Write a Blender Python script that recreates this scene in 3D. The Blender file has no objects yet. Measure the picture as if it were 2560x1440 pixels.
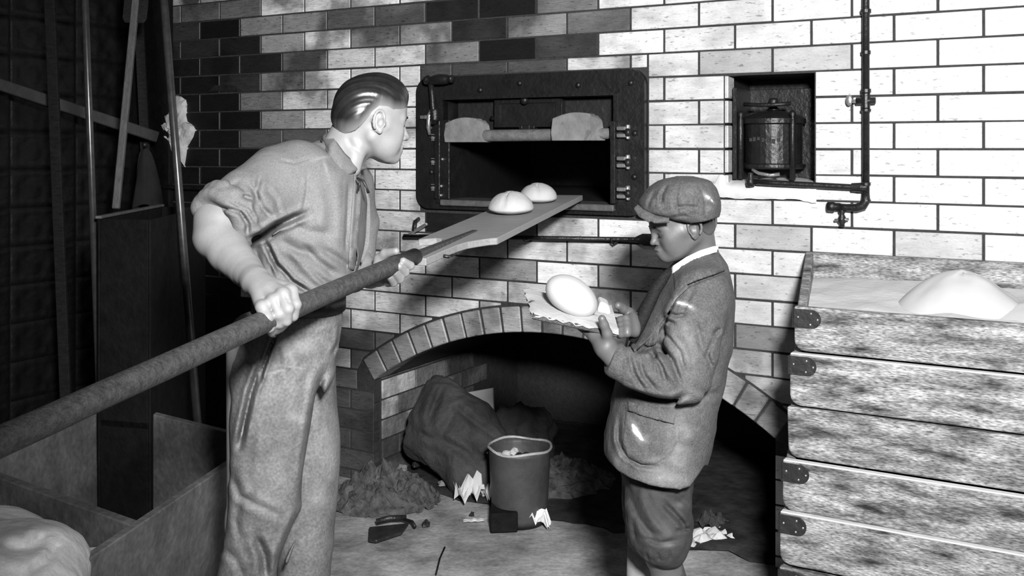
import bpy, bmesh, math, random
import numpy as np
from mathutils import Vector, Matrix
import openvdb as vdb
R = math.radians
rnd = random.Random(7)
scene = bpy.context.scene
COL = scene.collection
# ---------------------------------------------------------------- camera
F = 2506.3; CX = 1280.0; HY = 367.0; CH = 1.45        # focal length in pixels, principal column, horizon row, camera height
cam_d = bpy.data.cameras.new('camera'); cam = bpy.data.objects.new('camera', cam_d); COL.objects.link(cam)
cam.location = (0, 0, CH); cam.rotation_euler = (R(90), 0, 0)
cam_d.sensor_width = 36; cam_d.lens = 36 * F / 2560; cam_d.shift_y = -(720 - HY) / 2560
cam_d.clip_start = 0.05; cam_d.clip_end = 60
scene.camera = cam
# ---------------------------------------------------------------- light
w = bpy.data.worlds.new('world'); scene.world = w; w.use_nodes = True
w.node_tree.nodes['Background'].inputs[0].default_value = (1, 1, 1, 1)
w.node_tree.nodes['Background'].inputs[1].default_value = 0.014
def spot(name, loc, target, power, size, blend, radius):
    d = bpy.data.lights.new(name, 'SPOT'); o = bpy.data.objects.new(name, d); COL.objects.link(o)
    o.location = loc; o.rotation_euler = (Vector(target) - Vector(loc)).to_track_quat('-Z', 'Y').to_euler()
    d.energy = power; d.spot_size = R(size); d.spot_blend = blend; d.shadow_soft_size = radius
    return o
spot('flash_lamp', (0.30, -0.15, 2.02), (0.62, 3.6, 1.22), 950, 84, .85, 0.15)
spot('fill_lamp', (1.3, -0.9, 2.4), (-0.2, 3.6, 0.7), 60, 80, 1.0, 0.5)
scene.view_settings.view_transform = 'Standard'; scene.view_settings.look = 'None'
scene.view_settings.exposure = 0.0; scene.view_settings.gamma = 1.0
scene.view_settings.use_curve_mapping = False
# ---------------------------------------------------------------- helpers
def P(px, py, Y):
    return Vector(((px - CX) * Y / F, Y, CH - (py - HY) * Y / F))
TH = R(30); W0 = Vector((0, 3.978, 0)); TV = Vector((math.cos(TH), -math.sin(TH), 0)); NV = Vector((math.sin(TH), math.cos(TH), 0))
def Wd(u, y, v): return W0 + TV * u + NV * y + Vector((0, 0, v))
def wuv(px, py, y=0.0):
    r = (px - CX) / F
    # X = cos*u + sin*y ; Y = 3.978 - sin*u + cos*y
    c, s = math.cos(TH), math.sin(TH)
    u = (r * (3.978 + c * y) - s * y) / (c + r * s)
    Y = 3.978 - s * u + c * y
    return u, CH - (py - HY) * Y / F
def toW(pw):
    d = Vector(pw) - W0
    return Vector((d.dot(TV), d.dot(NV), d.z))
def pix(p):
    return CX + F * p[0] / p[1], HY + (CH - p[2]) * F / p[1]

def tag(o, label=None, cat=None, group=None, kind=None):
    if label: o['label'] = label
    if cat: o['category'] = cat
    if group: o['group'] = group
    if kind: o['kind'] = kind
    return o
def empty(name, loc=(0, 0, 0), rz=0.0, parent=None):
    o = bpy.data.objects.new(name, None); COL.objects.link(o); o.location = loc; o.rotation_euler = (0, 0, rz)
    o.empty_display_size = 0.05
    if parent: o.parent = parent
    return o
def root(name, label, cat, group=None, loc=(0, 0, 0), rz=0.0):
    return tag(empty(name, loc, rz), label, cat, group)
def link(name, me, mat, parent=None):
    o = bpy.data.objects.new(name, me); COL.objects.link(o)
    if mat and not me.materials: me.materials.append(mat)
    if parent: o.parent = parent
    return o

class MB:
    """collects shapes; world coordinates unless the parent is given with inv"""
    def __init__(s): s.v = []; s.f = []
    def add(s, vs, fs):
        b = len(s.v); s.v += [tuple(x) for x in vs]; s.f += [tuple(i + b for i in f) for f in fs]; return s
    def box(s, a, b):
        x0, y0, z0 = a; x1, y1, z1 = b
        vs = [(x0, y0, z0), (x1, y0, z0), (x1, y1, z0), (x0, y1, z0), (x0, y0, z1), (x1, y0, z1), (x1, y1, z1), (x0, y1, z1)]
        return s.add(vs, [(0, 3, 2, 1), (4, 5, 6, 7), (0, 1, 5, 4), (1, 2, 6, 5), (2, 3, 7, 6), (3, 0, 4, 7)])
    def hexa(s, p):   # eight corners, bottom ring then top ring
        return s.add(p, [(0, 3, 2, 1), (4, 5, 6, 7), (0, 1, 5, 4), (1, 2, 6, 5), (2, 3, 7, 6), (3, 0, 4, 7)])
    def bar(s, a, b, w, h, up=(0, 0, 1)):
        a = Vector(a); b = Vector(b); d = (b - a).normalized(); up = Vector(up)
        sd = d.cross(up).normalized(); u2 = sd.cross(d).normalized()
        c = []
        for q in (a, b):
            c += [q - sd * w / 2 - u2 * h / 2, q + sd * w / 2 - u2 * h / 2, q + sd * w / 2 + u2 * h / 2, q - sd * w / 2 + u2 * h / 2]
        return s.add(c, [(0, 1, 2, 3), (7, 6, 5, 4), (0, 4, 5, 1), (1, 5, 6, 2), (2, 6, 7, 3), (3, 7, 4, 0)])
    def tube(s, pts, r, n=12, flat=1.0, up=(0, 0, 1), caps=True):
        pts = [Vector(p) for p in pts]; m = len(pts)
        rs = r if hasattr(r, '__len__') else [r] * m
        vs = []; fs = []; ref = None
        for i, p in enumerate(pts):
            d = (pts[min(i + 1, m - 1)] - pts[max(i - 1, 0)]).normalized()
            if ref is None:
                ref = Vector(up) if abs(d.dot(Vector(up))) < .95 else Vector((1, 0, 0))
            a = d.cross(ref).normalized(); b = a.cross(d).normalized(); ref = b
            for k in range(n):
                t = 2 * math.pi * k / n
                vs.append(p + a * math.cos(t) * rs[i] + b * math.sin(t) * rs[i] * flat)
        for i in range(m - 1):
            for k in range(n):
                k2 = (k + 1) % n
                fs.append((i * n + k, i * n + k2, (i + 1) * n + k2, (i + 1) * n + k))
        if caps:
            fs.append(tuple(range(n - 1, -1, -1))); fs.append(tuple((m - 1) * n + k for k in range(n)))
        return s.add(vs, fs)
    def lathe(s, prof, c, n=24, axis='z', wob=None):
        vs = []; fs = []; m = len(prof); c = Vector(c)
        for i, (r, h) in enumerate(prof):
            for k in range(n):
                t = 2 * math.pi * k / n
                rr = r * (1 + (wob(t, i) if wob else 0))
                q = (rr * math.cos(t), rr * math.sin(t), h)
                if axis == 'x': q = (h, rr * math.cos(t), rr * math.sin(t))
                if axis == 'y': q = (rr * math.cos(t), h, rr * math.sin(t))
                vs.append(c + Vector(q))
        for i in range(m - 1):
            for k in range(n):
                k2 = (k + 1) % n
                fs.append((i * n + k, i * n + k2, (i + 1) * n + k2, (i + 1) * n + k))
        if prof[0][0] > 1e-5: fs.append(tuple(range(n - 1, -1, -1)))
        if prof[-1][0] > 1e-5: fs.append(tuple((m - 1) * n + k for k in range(n)))
        return s.add(vs, fs)
    def prism(s, poly, off, base=None):
        """poly: 3D points of one face; off: extrusion vector"""
        off = Vector(off); n = len(poly); vs = [Vector(p) for p in poly] + [Vector(p) + off for p in poly]
        fs = [tuple(range(n)), tuple(range(2 * n - 1, n - 1, -1))] + [(i, i + n, (i + 1) % n + n, (i + 1) % n) for i in range(n)]
        return s.add(vs, fs)
    def ell(s, c, r, n=14, m=8, rot=None):
        c = Vector(c); vs = []; fs = []
        for i in range(m + 1):
            ph = math.pi * i / m
            for k in range(n):
                t = 2 * math.pi * k / n
                q = Vector((r[0] * math.sin(ph) * math.cos(t), r[1] * math.sin(ph) * math.sin(t), r[2] * math.cos(ph)))
                if rot: q = rot @ q
                vs.append(c + q)
        for i in range(m):
            for k in range(n):
                k2 = (k + 1) % n
                fs.append((i * n + k, (i + 1) * n + k, (i + 1) * n + k2, i * n + k2))
        return s.add(vs, fs)
    def build(s, name, mat, parent=None, smooth=False, bevel=0, seg=1, sub=0, world=False, jitter=0):
        me = bpy.data.meshes.new(name)
        vs = s.v
        if world and parent is not None:
            bpy.context.view_layer.update()
            inv = parent.matrix_world.inverted()
            vs = [tuple(inv @ Vector(p)) for p in vs]
        me.from_pydata([tuple(p) for p in vs], [], s.f)
        bm = bmesh.new(); bm.from_mesh(me)
        bmesh.ops.remove_doubles(bm, verts=bm.verts, dist=1e-5)
        if bevel:
            es = [e for e in bm.edges if len(e.link_faces) == 2 and e.calc_face_angle(0) > 0.5]
            bmesh.ops.bevel(bm, geom=es, offset=bevel, segments=seg, affect='EDGES', profile=0.5, clamp_overlap=True)
        if sub: bmesh.ops.subdivide_edges(bm, edges=bm.edges, cuts=sub, use_grid_fill=True)
        bmesh.ops.recalc_face_normals(bm, faces=bm.faces)
        bm.to_mesh(me); bm.free()
        if smooth: me.polygons.foreach_set('use_smooth', [True] * len(me.polygons))
        return link(name, me, mat, parent)

# ---------------------------------------------------------------- value noise for building-time relief
_ns = np.random.RandomState(3).rand(32, 32, 32).astype(np.float32)
def vnoise(x, y, z):
    xi = np.floor(x).astype(int); yi = np.floor(y).astype(int); zi = np.floor(z).astype(int)
    fx = x - xi; fy = y - yi; fz = z - zi
    fx = fx * fx * (3 - 2 * fx); fy = fy * fy * (3 - 2 * fy); fz = fz * fz * (3 - 2 * fz)
    g = lambda a, b, c: _ns[(xi + a) % 32, (yi + b) % 32, (zi + c) % 32]
    r = 0
    for a in (0, 1):
        for b in (0, 1):
            for c in (0, 1):
                r = r + g(a, b, c) * (fx if a else 1 - fx) * (fy if b else 1 - fy) * (fz if c else 1 - fz)
    return r - 0.5
def fbm(x, y, z, o=3):
    r = 0; a = 1.0
    for k in range(o):
        r = r + a * vnoise(x * 2**k + 7.3 * k, y * 2**k + 3.1 * k, z * 2**k + 5.7 * k); a *= 0.5
    return r

# ---------------------------------------------------------------- materials (all greys: the photograph is black and white)
def mat(name, col, rough=0.6, scale=30, amt=0.3, stretch=(1, 1, 1), bump=0.0, bscale=None, metal=0.0, spec=0.5,
        coords='Object', spots=0.0, sscale=60, objcol=False, flour=False, grain=0.0, gscale=200, bdist=0.01, detail=5, seed_rand=False, fade=False):
    m = bpy.data.materials.new(name); m.use_nodes = True; nt = m.node_tree; N = nt.nodes; L = nt.links
    b = N['Principled BSDF']; b.inputs['Roughness'].default_value = rough; b.inputs['Metallic'].default_value = metal
    b.inputs['Specular IOR Level'].default_value = spec
    tc = N.new('ShaderNodeTexCoord'); mp = N.new('ShaderNodeMapping'); L.new(tc.outputs[coords], mp.inputs[0])
    mp.inputs['Scale'].default_value = stretch
    vec = mp.outputs[0]
    def math_(op, a, bb=None):
        n = N.new('ShaderNodeMath'); n.operation = op
        for i, q in enumerate((a, bb)):
            if q is None: continue
            if isinstance(q, (int, float)): n.inputs[i].default_value = q
            else: L.new(q, n.inputs[i])
        return n.outputs[0]
    oi = N.new('ShaderNodeObjectInfo')
    if seed_rand:
        va = N.new('ShaderNodeVectorMath'); va.operation = 'ADD'; L.new(vec, va.inputs[0])
        sc = math_('MULTIPLY', oi.outputs['Random'], 37.0)
        L.new(sc, va.inputs[1]); vec = va.outputs[0]
    n1 = N.new('ShaderNodeTexNoise'); n1.inputs['Scale'].default_value = scale; n1.inputs['Detail'].default_value = detail
    n1.inputs['Roughness'].default_value = 0.6; L.new(vec, n1.inputs['Vector'])
    # value = base * (1 + amt*(noise-0.5)*2)
    k = math_('MULTIPLY_ADD', n1.outputs['Fac'], 4 * amt); k.node.inputs[2].default_value = 1 - 2 * amt
    k = math_('MAXIMUM', k, 0.05)
    if objcol:
        sp = N.new('ShaderNodeSeparateColor'); L.new(oi.outputs['Color'], sp.inputs[0])
        v = math_('MULTIPLY', k, sp.outputs[0])
    else: v = math_('MULTIPLY', k, col)
    if grain:
        n3 = N.new('ShaderNodeTexNoise'); n3.inputs['Scale'].default_value = gscale; n3.inputs['Detail'].default_value = 2
        L.new(vec, n3.inputs['Vector'])
        g = math_('MULTIPLY_ADD', n3.outputs['Fac'], 4 * grain); g.node.inputs[2].default_value = 1 - 2 * grain
        v = math_('MULTIPLY', v, math_('MAXIMUM', g, 0.1))
    if spots:
        n2 = N.new('ShaderNodeTexNoise'); n2.inputs['Scale'].default_value = sscale; n2.inputs['Detail'].default_value = 3
        L.new(vec, n2.inputs['Vector'])
        cr = N.new('ShaderNodeMapRange'); cr.inputs['From Min'].default_value = 0.62; cr.inputs['From Max'].default_value = 0.70
        cr.inputs['To Min'].default_value = 1.0; cr.inputs['To Max'].default_value = 1 - spots
        L.new(n2.outputs['Fac'], cr.inputs['Value']); v = math_('MULTIPLY', v, cr.outputs[0])
    if flour:
        at = N.new('ShaderNodeAttribute'); at.attribute_name = 'flour'
        nf = N.new('ShaderNodeTexNoise'); nf.inputs['Scale'].default_value = 45; nf.inputs['Detail'].default_value = 4
        L.new(vec, nf.inputs['Vector'])
        q = math_('ADD', at.outputs['Fac'], math_('MULTIPLY', nf.outputs['Fac'], 1.3)); q = math_('MULTIPLY', math_('SUBTRACT', q, 1.32), 2.6)
        sf_ = math_('MULTIPLY', at.outputs['Fac'], math_('MULTIPLY', nf.outputs['Fac'], .42))
        q = math_('MINIMUM', math_('MAXIMUM', q, sf_), 1.0)
        # v + q*(0.8-v)
        v = math_('ADD', v, math_('MULTIPLY', q, math_('SUBTRACT', 0.82, v)))
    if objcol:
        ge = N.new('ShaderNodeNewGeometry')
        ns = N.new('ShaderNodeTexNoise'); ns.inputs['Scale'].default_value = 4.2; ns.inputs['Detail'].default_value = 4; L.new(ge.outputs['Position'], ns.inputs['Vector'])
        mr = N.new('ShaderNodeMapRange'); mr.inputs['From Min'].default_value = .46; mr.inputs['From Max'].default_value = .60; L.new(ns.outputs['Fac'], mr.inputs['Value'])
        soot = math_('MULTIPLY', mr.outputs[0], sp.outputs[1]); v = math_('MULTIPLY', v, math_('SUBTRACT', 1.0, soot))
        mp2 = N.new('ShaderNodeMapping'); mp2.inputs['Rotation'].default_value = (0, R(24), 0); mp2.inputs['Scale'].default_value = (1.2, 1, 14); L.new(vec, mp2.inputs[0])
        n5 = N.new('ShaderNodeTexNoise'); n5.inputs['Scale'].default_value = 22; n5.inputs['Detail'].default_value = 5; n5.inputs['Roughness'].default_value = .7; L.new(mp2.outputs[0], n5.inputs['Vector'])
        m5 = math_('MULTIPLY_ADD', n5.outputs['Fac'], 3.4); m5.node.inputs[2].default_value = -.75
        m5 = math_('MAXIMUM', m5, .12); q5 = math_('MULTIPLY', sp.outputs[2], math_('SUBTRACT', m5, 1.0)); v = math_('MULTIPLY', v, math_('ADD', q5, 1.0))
    if fade:
        at2 = N.new('ShaderNodeAttribute'); at2.attribute_name = 'fade'
        v = math_('ADD', v, math_('MULTIPLY', at2.outputs['Fac'], .22))
    v = math_('MINIMUM', v, 0.95)
    cc = N.new('ShaderNodeCombineColor')
    for i in range(3): L.new(v, cc.inputs[i])
    L.new(cc.outputs[0], b.inputs['Base Color'])
    if bump:
        nb = N.new('ShaderNodeTexNoise'); nb.inputs['Scale'].default_value = bscale or scale * 2; nb.inputs['Detail'].default_value = 4
        L.new(vec, nb.inputs['Vector'])
        bp = N.new('ShaderNodeBump'); bp.inputs['Strength'].default_value = bump; bp.inputs['Distance'].default_value = bdist
        L.new(nb.outputs['Fac'], bp.inputs['Height']); L.new(bp.outputs[0], b.inputs['Normal'])
    return m
M = {}
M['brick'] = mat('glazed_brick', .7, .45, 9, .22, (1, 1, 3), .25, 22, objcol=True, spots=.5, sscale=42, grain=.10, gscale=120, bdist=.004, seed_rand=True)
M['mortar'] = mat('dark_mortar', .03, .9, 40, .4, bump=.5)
M['jamb'] = mat('sooty_brick', .10, .8, 12, .5, bump=.6, bscale=40, objcol=True, seed_rand=True)
M['plaster'] = mat('rough_plaster', .55, .9, 14, .45, bump=.9, bscale=30, spots=.5, sscale=22)
M['whitewash'] = mat('whitewash', .6, .8, 12, .06, bump=.4, bscale=24)
M['floor'] = mat('earth_floor', .31, .85, 4.0, .8, bump=.5, bscale=26, grain=.18, gscale=70, spots=.25, sscale=9, detail=8)
M['iron'] = mat('black_iron', .016, .42, 18, .4, bump=.3, bscale=60, metal=.3, spots=0)
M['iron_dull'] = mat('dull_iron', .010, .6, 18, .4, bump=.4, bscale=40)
M['steel'] = mat('worn_steel', .55, .3, 30, .25, metal=.8, bump=.2)
M['chalk'] = mat('firebrick_weight', .2, .8, 22, .3, bump=.3, spots=.4, sscale=18)
M['peel'] = mat('pale_peel_wood', .26, .6, 16, .22, (1, 12, 12), .15, 40, grain=.1)
M['peel_dark'] = mat('dark_handle_wood', .05, .5, 30, .6, (3, 3, 3), .3, 60, grain=.4, gscale=160)
M['trough'] = mat('floury_trough_wood', .19, .85, 7, 1.2, (1, 3, 5), .3, 30, spots=.45, sscale=18, grain=.85, gscale=70, seed_rand=True)
M['oldwood'] = mat('dark_old_wood', .008, .8, 12, .5, (2, 2, 2), .4, 30, spec=.15)
M['midwood'] = mat('worn_wood', .02, .7, 14, .45, (2, 2, 6), .3, 30, spec=.2)
M['tin'] = mat('pressed_tin', .010, .42, 7, .9, bump=.3, bscale=30, spec=.35)
M['flour'] = mat('flour', .56, .9, 20, .04, bump=.3, bscale=40)
M['dough'] = mat('dough', .50, .55, 10, .03, bump=.06, bscale=20)
M['loaf'] = mat('loaf_dough', .46, .7, 12, .12, bump=.15, bscale=60, flour=True)
M['skin'] = mat('skin', .25, .46, 22, .10, bump=.12, bscale=160, grain=.03, gscale=300, bdist=.002)
M['skin_boy'] = mat('skin_boy', .10, .46, 22, .12, bump=.12, bscale=160, bdist=.002)
M['hair'] = mat('dark_hair', .014, .30, 30, .4, fade=True)
M['shirt'] = mat('grey_shirt', .15, .85, 9, .16, bump=.5, bscale=22, grain=.22, gscale=300, flour=True, bdist=.006)
M['trouser'] = mat('drill_trousers', .15, .85, 11, .5, bump=.5, bscale=18, grain=.3, gscale=150, flour=True, bdist=.008)
M['tweed'] = mat('tweed', .07, .9, 60, .25, bump=.5, bscale=190, grain=.35, gscale=230, flour=True, bdist=.004)
M['knee'] = mat('knickers_cloth', .032, .85, 12, .4, bump=.4, bscale=40, grain=.15, gscale=250, flour=True)
M['stocking'] = mat('stocking', .05, .8, 60, .2, bump=.3)
M['leather'] = mat('dark_leather', .015, .45, 20, .3, bump=.3)
M['white'] = mat('white_cloth', .85, .8, 20, .05)
M['tie'] = mat('tie_cloth', .012, .8, 90, .9, (1, 1, 6), spec=.2)
M['paper'] = mat('paper', .62, .8, 12, .2, bump=.2)
M['sack'] = mat('sacking', .045, .95, 9, .5, bump=.5, bscale=60, grain=.2, gscale=180)
M['sacklight'] = mat('pale_sacking', .72, .9, 7, .25, bump=.4, bscale=30, grain=.1)
M['coal'] = mat('coal', .02, .4, 30, .5, bump=.5)
M['ash'] = mat('ash', .07, .9, 26, .9, bump=.9, bscale=60, spots=0)
# ================================================================ ROOM SHELL
HC = 0.0875; V0 = CH - 0.09 * HC          # course height; a bed joint sits at V0
LB = 0.26438; UA = -1.4732; JT = 0.0085
AC = (0.181, 0.726 - 1.4726); AR = 1.4726; AT = 0.101; AHALF = 0.868      # arch circle centre, intrados radius, ring depth
ULEFT, URIGHT = -2.183, 2.9
OV = (-0.440, 0.578, 1.195, 1.737)        # oven plate
OO = (-0.304, 0.458, 1.233, 1.641)        # oven mouth
NI = (0.869, 1.181, 1.29, 1.700)          # niche
def in_arch(u, v, r):
    return (u - AC[0])**2 + (v - AC[1])**2 < r * r and abs(u - AC[0]) < AHALF + 0.09
wall = tag(empty('wall_back', W0, -TH), 'glazed brick bakery oven wall with iron oven door, niche and low fire arch', None, None, 'structure')
# --- tone of each brick, read off the photograph
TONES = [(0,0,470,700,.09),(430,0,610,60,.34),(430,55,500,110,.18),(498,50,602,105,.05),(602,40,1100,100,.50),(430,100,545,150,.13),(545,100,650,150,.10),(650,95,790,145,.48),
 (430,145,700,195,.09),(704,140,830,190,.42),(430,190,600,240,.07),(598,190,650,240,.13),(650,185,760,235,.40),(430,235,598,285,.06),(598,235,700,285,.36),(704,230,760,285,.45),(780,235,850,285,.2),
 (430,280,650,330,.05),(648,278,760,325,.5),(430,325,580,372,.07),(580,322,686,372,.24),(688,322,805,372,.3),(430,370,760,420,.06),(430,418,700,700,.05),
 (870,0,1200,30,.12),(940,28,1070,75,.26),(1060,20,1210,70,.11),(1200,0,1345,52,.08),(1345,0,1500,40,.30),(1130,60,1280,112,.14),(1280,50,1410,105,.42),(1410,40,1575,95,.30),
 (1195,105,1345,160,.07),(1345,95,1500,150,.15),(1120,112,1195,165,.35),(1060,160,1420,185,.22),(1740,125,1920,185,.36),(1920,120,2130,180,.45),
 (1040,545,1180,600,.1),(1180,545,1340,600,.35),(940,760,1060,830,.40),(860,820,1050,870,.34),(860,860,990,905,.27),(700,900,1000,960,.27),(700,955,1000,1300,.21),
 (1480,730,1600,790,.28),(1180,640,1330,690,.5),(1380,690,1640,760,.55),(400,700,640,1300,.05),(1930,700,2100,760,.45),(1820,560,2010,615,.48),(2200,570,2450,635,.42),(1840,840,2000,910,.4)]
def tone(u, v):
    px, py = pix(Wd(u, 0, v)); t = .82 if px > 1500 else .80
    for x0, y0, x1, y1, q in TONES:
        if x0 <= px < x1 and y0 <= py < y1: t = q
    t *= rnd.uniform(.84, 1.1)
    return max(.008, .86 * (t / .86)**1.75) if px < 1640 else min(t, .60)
_bm = {}
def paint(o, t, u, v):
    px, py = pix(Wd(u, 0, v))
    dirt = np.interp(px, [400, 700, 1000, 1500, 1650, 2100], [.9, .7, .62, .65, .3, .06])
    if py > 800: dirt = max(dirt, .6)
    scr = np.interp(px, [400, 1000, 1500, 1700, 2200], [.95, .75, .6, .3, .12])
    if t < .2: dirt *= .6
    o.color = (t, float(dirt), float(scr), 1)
def brick_mesh(w, h):
    key = (round(w, 3), round(h, 3))
    if key in _bm: return _bm[key]
    b = MB(); b.box((-w / 2, -.004, -h / 2), (w / 2, .04, h / 2))
    o = b.build('brick', M['brick'], None, bevel=.0016); me = o.data; bpy.data.objects.remove(o); _bm[key] = me
    return me
nb = 0
far = MB()
def put_brick(u0, u1, v0, v1):
    global nb
    w = u1 - u0 - JT; h = v1 - v0 - JT * .8
    if w < .012: return
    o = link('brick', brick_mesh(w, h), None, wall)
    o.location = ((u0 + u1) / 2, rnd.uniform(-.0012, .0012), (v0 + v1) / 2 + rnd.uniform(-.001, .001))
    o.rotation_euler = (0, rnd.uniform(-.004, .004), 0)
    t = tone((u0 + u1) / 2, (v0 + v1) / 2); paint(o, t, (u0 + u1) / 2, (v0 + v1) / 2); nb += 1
def put_cut(u0, u1, v0, v1):
    """brick trimmed along the extrados of the arch"""
    global nb
    r = AR + AT + .008; w0 = u0 + JT / 2; w1 = u1 - JT / 2; a = v0 + JT * .4; b = v1 - JT * .4
    us = np.linspace(w0, w1, 9); lim = AHALF + .105; pts = []
    for q in us:
        d = abs(q - AC[0]); e = AC[1] + math.sqrt(max(r * r - d * d, 0)) if d < lim - .03 else -9
        pts.append((q, max(a, e)))
    run = [p for p in pts if p[1] < b - .004]
    if len(run) < 2: return
    poly = [(p[0], -.004, p[1]) for p in run] + [(run[-1][0], -.004, b), (run[0][0], -.004, b)]
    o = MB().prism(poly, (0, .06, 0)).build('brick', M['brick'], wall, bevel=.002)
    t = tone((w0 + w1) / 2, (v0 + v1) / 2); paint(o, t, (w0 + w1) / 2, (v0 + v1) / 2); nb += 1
for k in range(-9, 17):
    v1 = V0 - k * HC; v0 = v1 - HC
    if v1 < 0.02: continue
    v0 = max(v0, 0.0)
    ph = UA + (LB / 2 if k % 2 == 0 else 0)
    j = ph - LB * 4
    while j < 2.35:
        u0 = max(j, ULEFT + .25); u1 = j + LB; j += LB
        if u1 <= u0 + .02: continue
        vm = (v0 + v1) / 2
        spans = [(u0, u1)]
        for (a, b, c, d) in (OV, (NI[0], NI[1], V0 - 2 * HC, V0 + 3 * HC)):
            if c < vm < d or (v0 < c < v1 and (c - v0) < .03) or (v0 < d < v1 and d - v0 > .05):
                ns = []
                for (p, q) in spans:
                    if q <= a or p >= b: ns.append((p, q)); continue
                    if p < a: ns.append((p, a))
                    if q > b: ns.append((b, q))
                spans = ns
        if v0 < OV[3] < v1 or v0 < OV[2] < v1:
            ns = []
            for (p, q) in spans:
                cs_ = [p] + [x for x in (OV[0], OV[1]) if p + .02 < x < q - .02] + [q]
                ns += list(zip(cs_[:-1], cs_[1:]))
            spans = ns
        for (p, q) in spans:
            vt = v1; vb = v0
            if OV[0] < (p + q) / 2 < OV[1]:
                if v0 < OV[3] < v1: vb = OV[3] + .003
                if v0 < OV[2] < v1: vt = OV[2] - .006
                if vt - vb < .015: continue
            # arch
            cs = [in_arch(x, y, AR + AT + .008) for x in (p + .004, (p + q) / 2, q - .004) for y in (vb + .004, vt - .004)]
            inpier = vt < 0.53
            if inpier:
                a, b = AC[0] - AHALF, AC[0] + AHALF
                yspr = AC[1] + math.sqrt(AR**2 - AHALF**2)
                if vt < yspr + .01:
                    if q <= a or p >= b: put_brick(p, q, vb, vt)
                    elif p < a: put_brick(p, a + JT / 2, vb, vt)
                    elif q > b: put_brick(b - JT / 2, q, vb, vt)
                    continue
            if all(cs): continue
            if any(cs): put_cut(p, q, vb, vt)
            else: put_brick(p, q, vb, vt)
print('bricks', nb)
# --- arch ring
N_A = 21; half = math.asin(AHALF / AR); m_ = MB()
ra, rb = AR, AR + AT
ring_t = [.28,.3,.33,.4,.42,.45,.5,.5,.5,.45,.25,.28,.4,.32,.5,.6,.6,.6,.5,.45,.3]
for i in range(N_A):
    a0 = -half + 2 * half * i / N_A; a1 = -half + 2 * half * (i + 1) / N_A; g = JT / 2 / ra
    a0 += g; a1 -= g
    dr = rnd.uniform(-.001, .002)
    def q(a, r): return (AC[0] + r * math.sin(a), -.006 - dr, AC[1] + r * math.cos(a))
    am = (a0 + a1) / 2
    o = MB().prism([q(a0, ra), q(am, ra + .0004), q(a1, ra), q(a1, rb), q(a0, rb)], (0, .13, 0)).build('arch_brick', M['brick'], wall, bevel=.004)
    t = (ring_t[i] * rnd.uniform(.9, 1.1))**1.3; o.color = (t, .6, .7, 1)
# --- mortar body of the wall with its openings
us = sorted(set(list(np.round(np.arange(ULEFT, URIGHT, .04), 4)) + [URIGHT, OO[0], OO[1], NI[0], NI[1], AC[0] - AHALF, AC[0] + AHALF]))
mb = MB(); TOPV = 3.0
def solid(uc, ul, ur):
    holes = []
    def arc(x): return AC[1] + math.sqrt(max(AR**2 - (x - AC[0])**2, 0))
    if AC[0] - AHALF < uc < AC[0] + AHALF: holes.append((-1, None))
    if OO[0] < uc < OO[1]: holes.append((OO[2], OO[3]))
    if NI[0] < uc < NI[1]: holes.append((NI[2], NI[3]))
    lo = [(0.0, 0.0)]; segs = []
    cl, cr = 0.0, 0.0
    for h in sorted(holes, key=lambda t: t[0]):
        if h[1] is None: cl, cr = arc(ul), arc(ur)
        else: segs.append(((cl, cr), (h[0], h[0]))); cl = cr = h[1]
    segs.append(((cl, cr), (TOPV, TOPV)))
    return segs
for a, b in zip(us[:-1], us[1:]):
    for (l, r), (tl, tr) in solid((a + b) / 2, a, b):
        mb.add([(a, 0, l), (b, 0, r), (b, 0, tr), (a, 0, tl)], [(0, 1, 2, 3)])
mb.build('mortar_bed', M['mortar'], wall)
# --- ash pit under the arch: jambs, vault, back
DP = 1.25; vs = AC[1] + math.sqrt(AR**2 - AHALF**2); A0, A1 = AC[0] - AHALF, AC[0] + AHALF
mb = MB()
n = 24
for i in range(n):
    t0 = -half + 2 * half * i / n; t1 = -half + 2 * half * (i + 1) / n
    p0 = (AC[0] + AR * math.sin(t0), AC[1] + AR * math.cos(t0)); p1 = (AC[0] + AR * math.sin(t1), AC[1] + AR * math.cos(t1))
    mb.add([(p0[0], .1, p0[1]), (p1[0], .1, p1[1]), (p1[0], DP, p1[1]), (p0[0], DP, p0[1])], [(0, 1, 2, 3)])
mb.add([(A0, .0, 0), (A0, DP, 0), (A0, DP, vs), (A0, 0, vs)], [(0, 1, 2, 3)])
mb.add([(A1, .0, 0), (A1, DP, 0), (A1, DP, vs), (A1, 0, vs)], [(0, 1, 2, 3)])
mb.add([(A0 - .1, DP, 0), (A1 + .1, DP, 0), (A1 + .1, DP, .9), (A0 - .1, DP, .9)], [(0, 1, 2, 3)])
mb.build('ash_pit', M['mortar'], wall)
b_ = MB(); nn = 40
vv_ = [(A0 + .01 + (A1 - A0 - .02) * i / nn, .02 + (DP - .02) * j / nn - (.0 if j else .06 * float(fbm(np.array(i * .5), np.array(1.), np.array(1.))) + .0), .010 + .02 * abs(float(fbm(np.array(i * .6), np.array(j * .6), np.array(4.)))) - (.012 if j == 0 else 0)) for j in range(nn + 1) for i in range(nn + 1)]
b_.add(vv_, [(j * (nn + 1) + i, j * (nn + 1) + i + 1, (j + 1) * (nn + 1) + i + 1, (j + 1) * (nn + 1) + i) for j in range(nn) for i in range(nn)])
b_.build('shaded_ash_floor', mat('ash_shade', .035, .95, 14, .7, bump=.5, spec=.2), wall, smooth=True)  # dark ash layer, coloured to hold the deep shade under the arch
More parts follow.
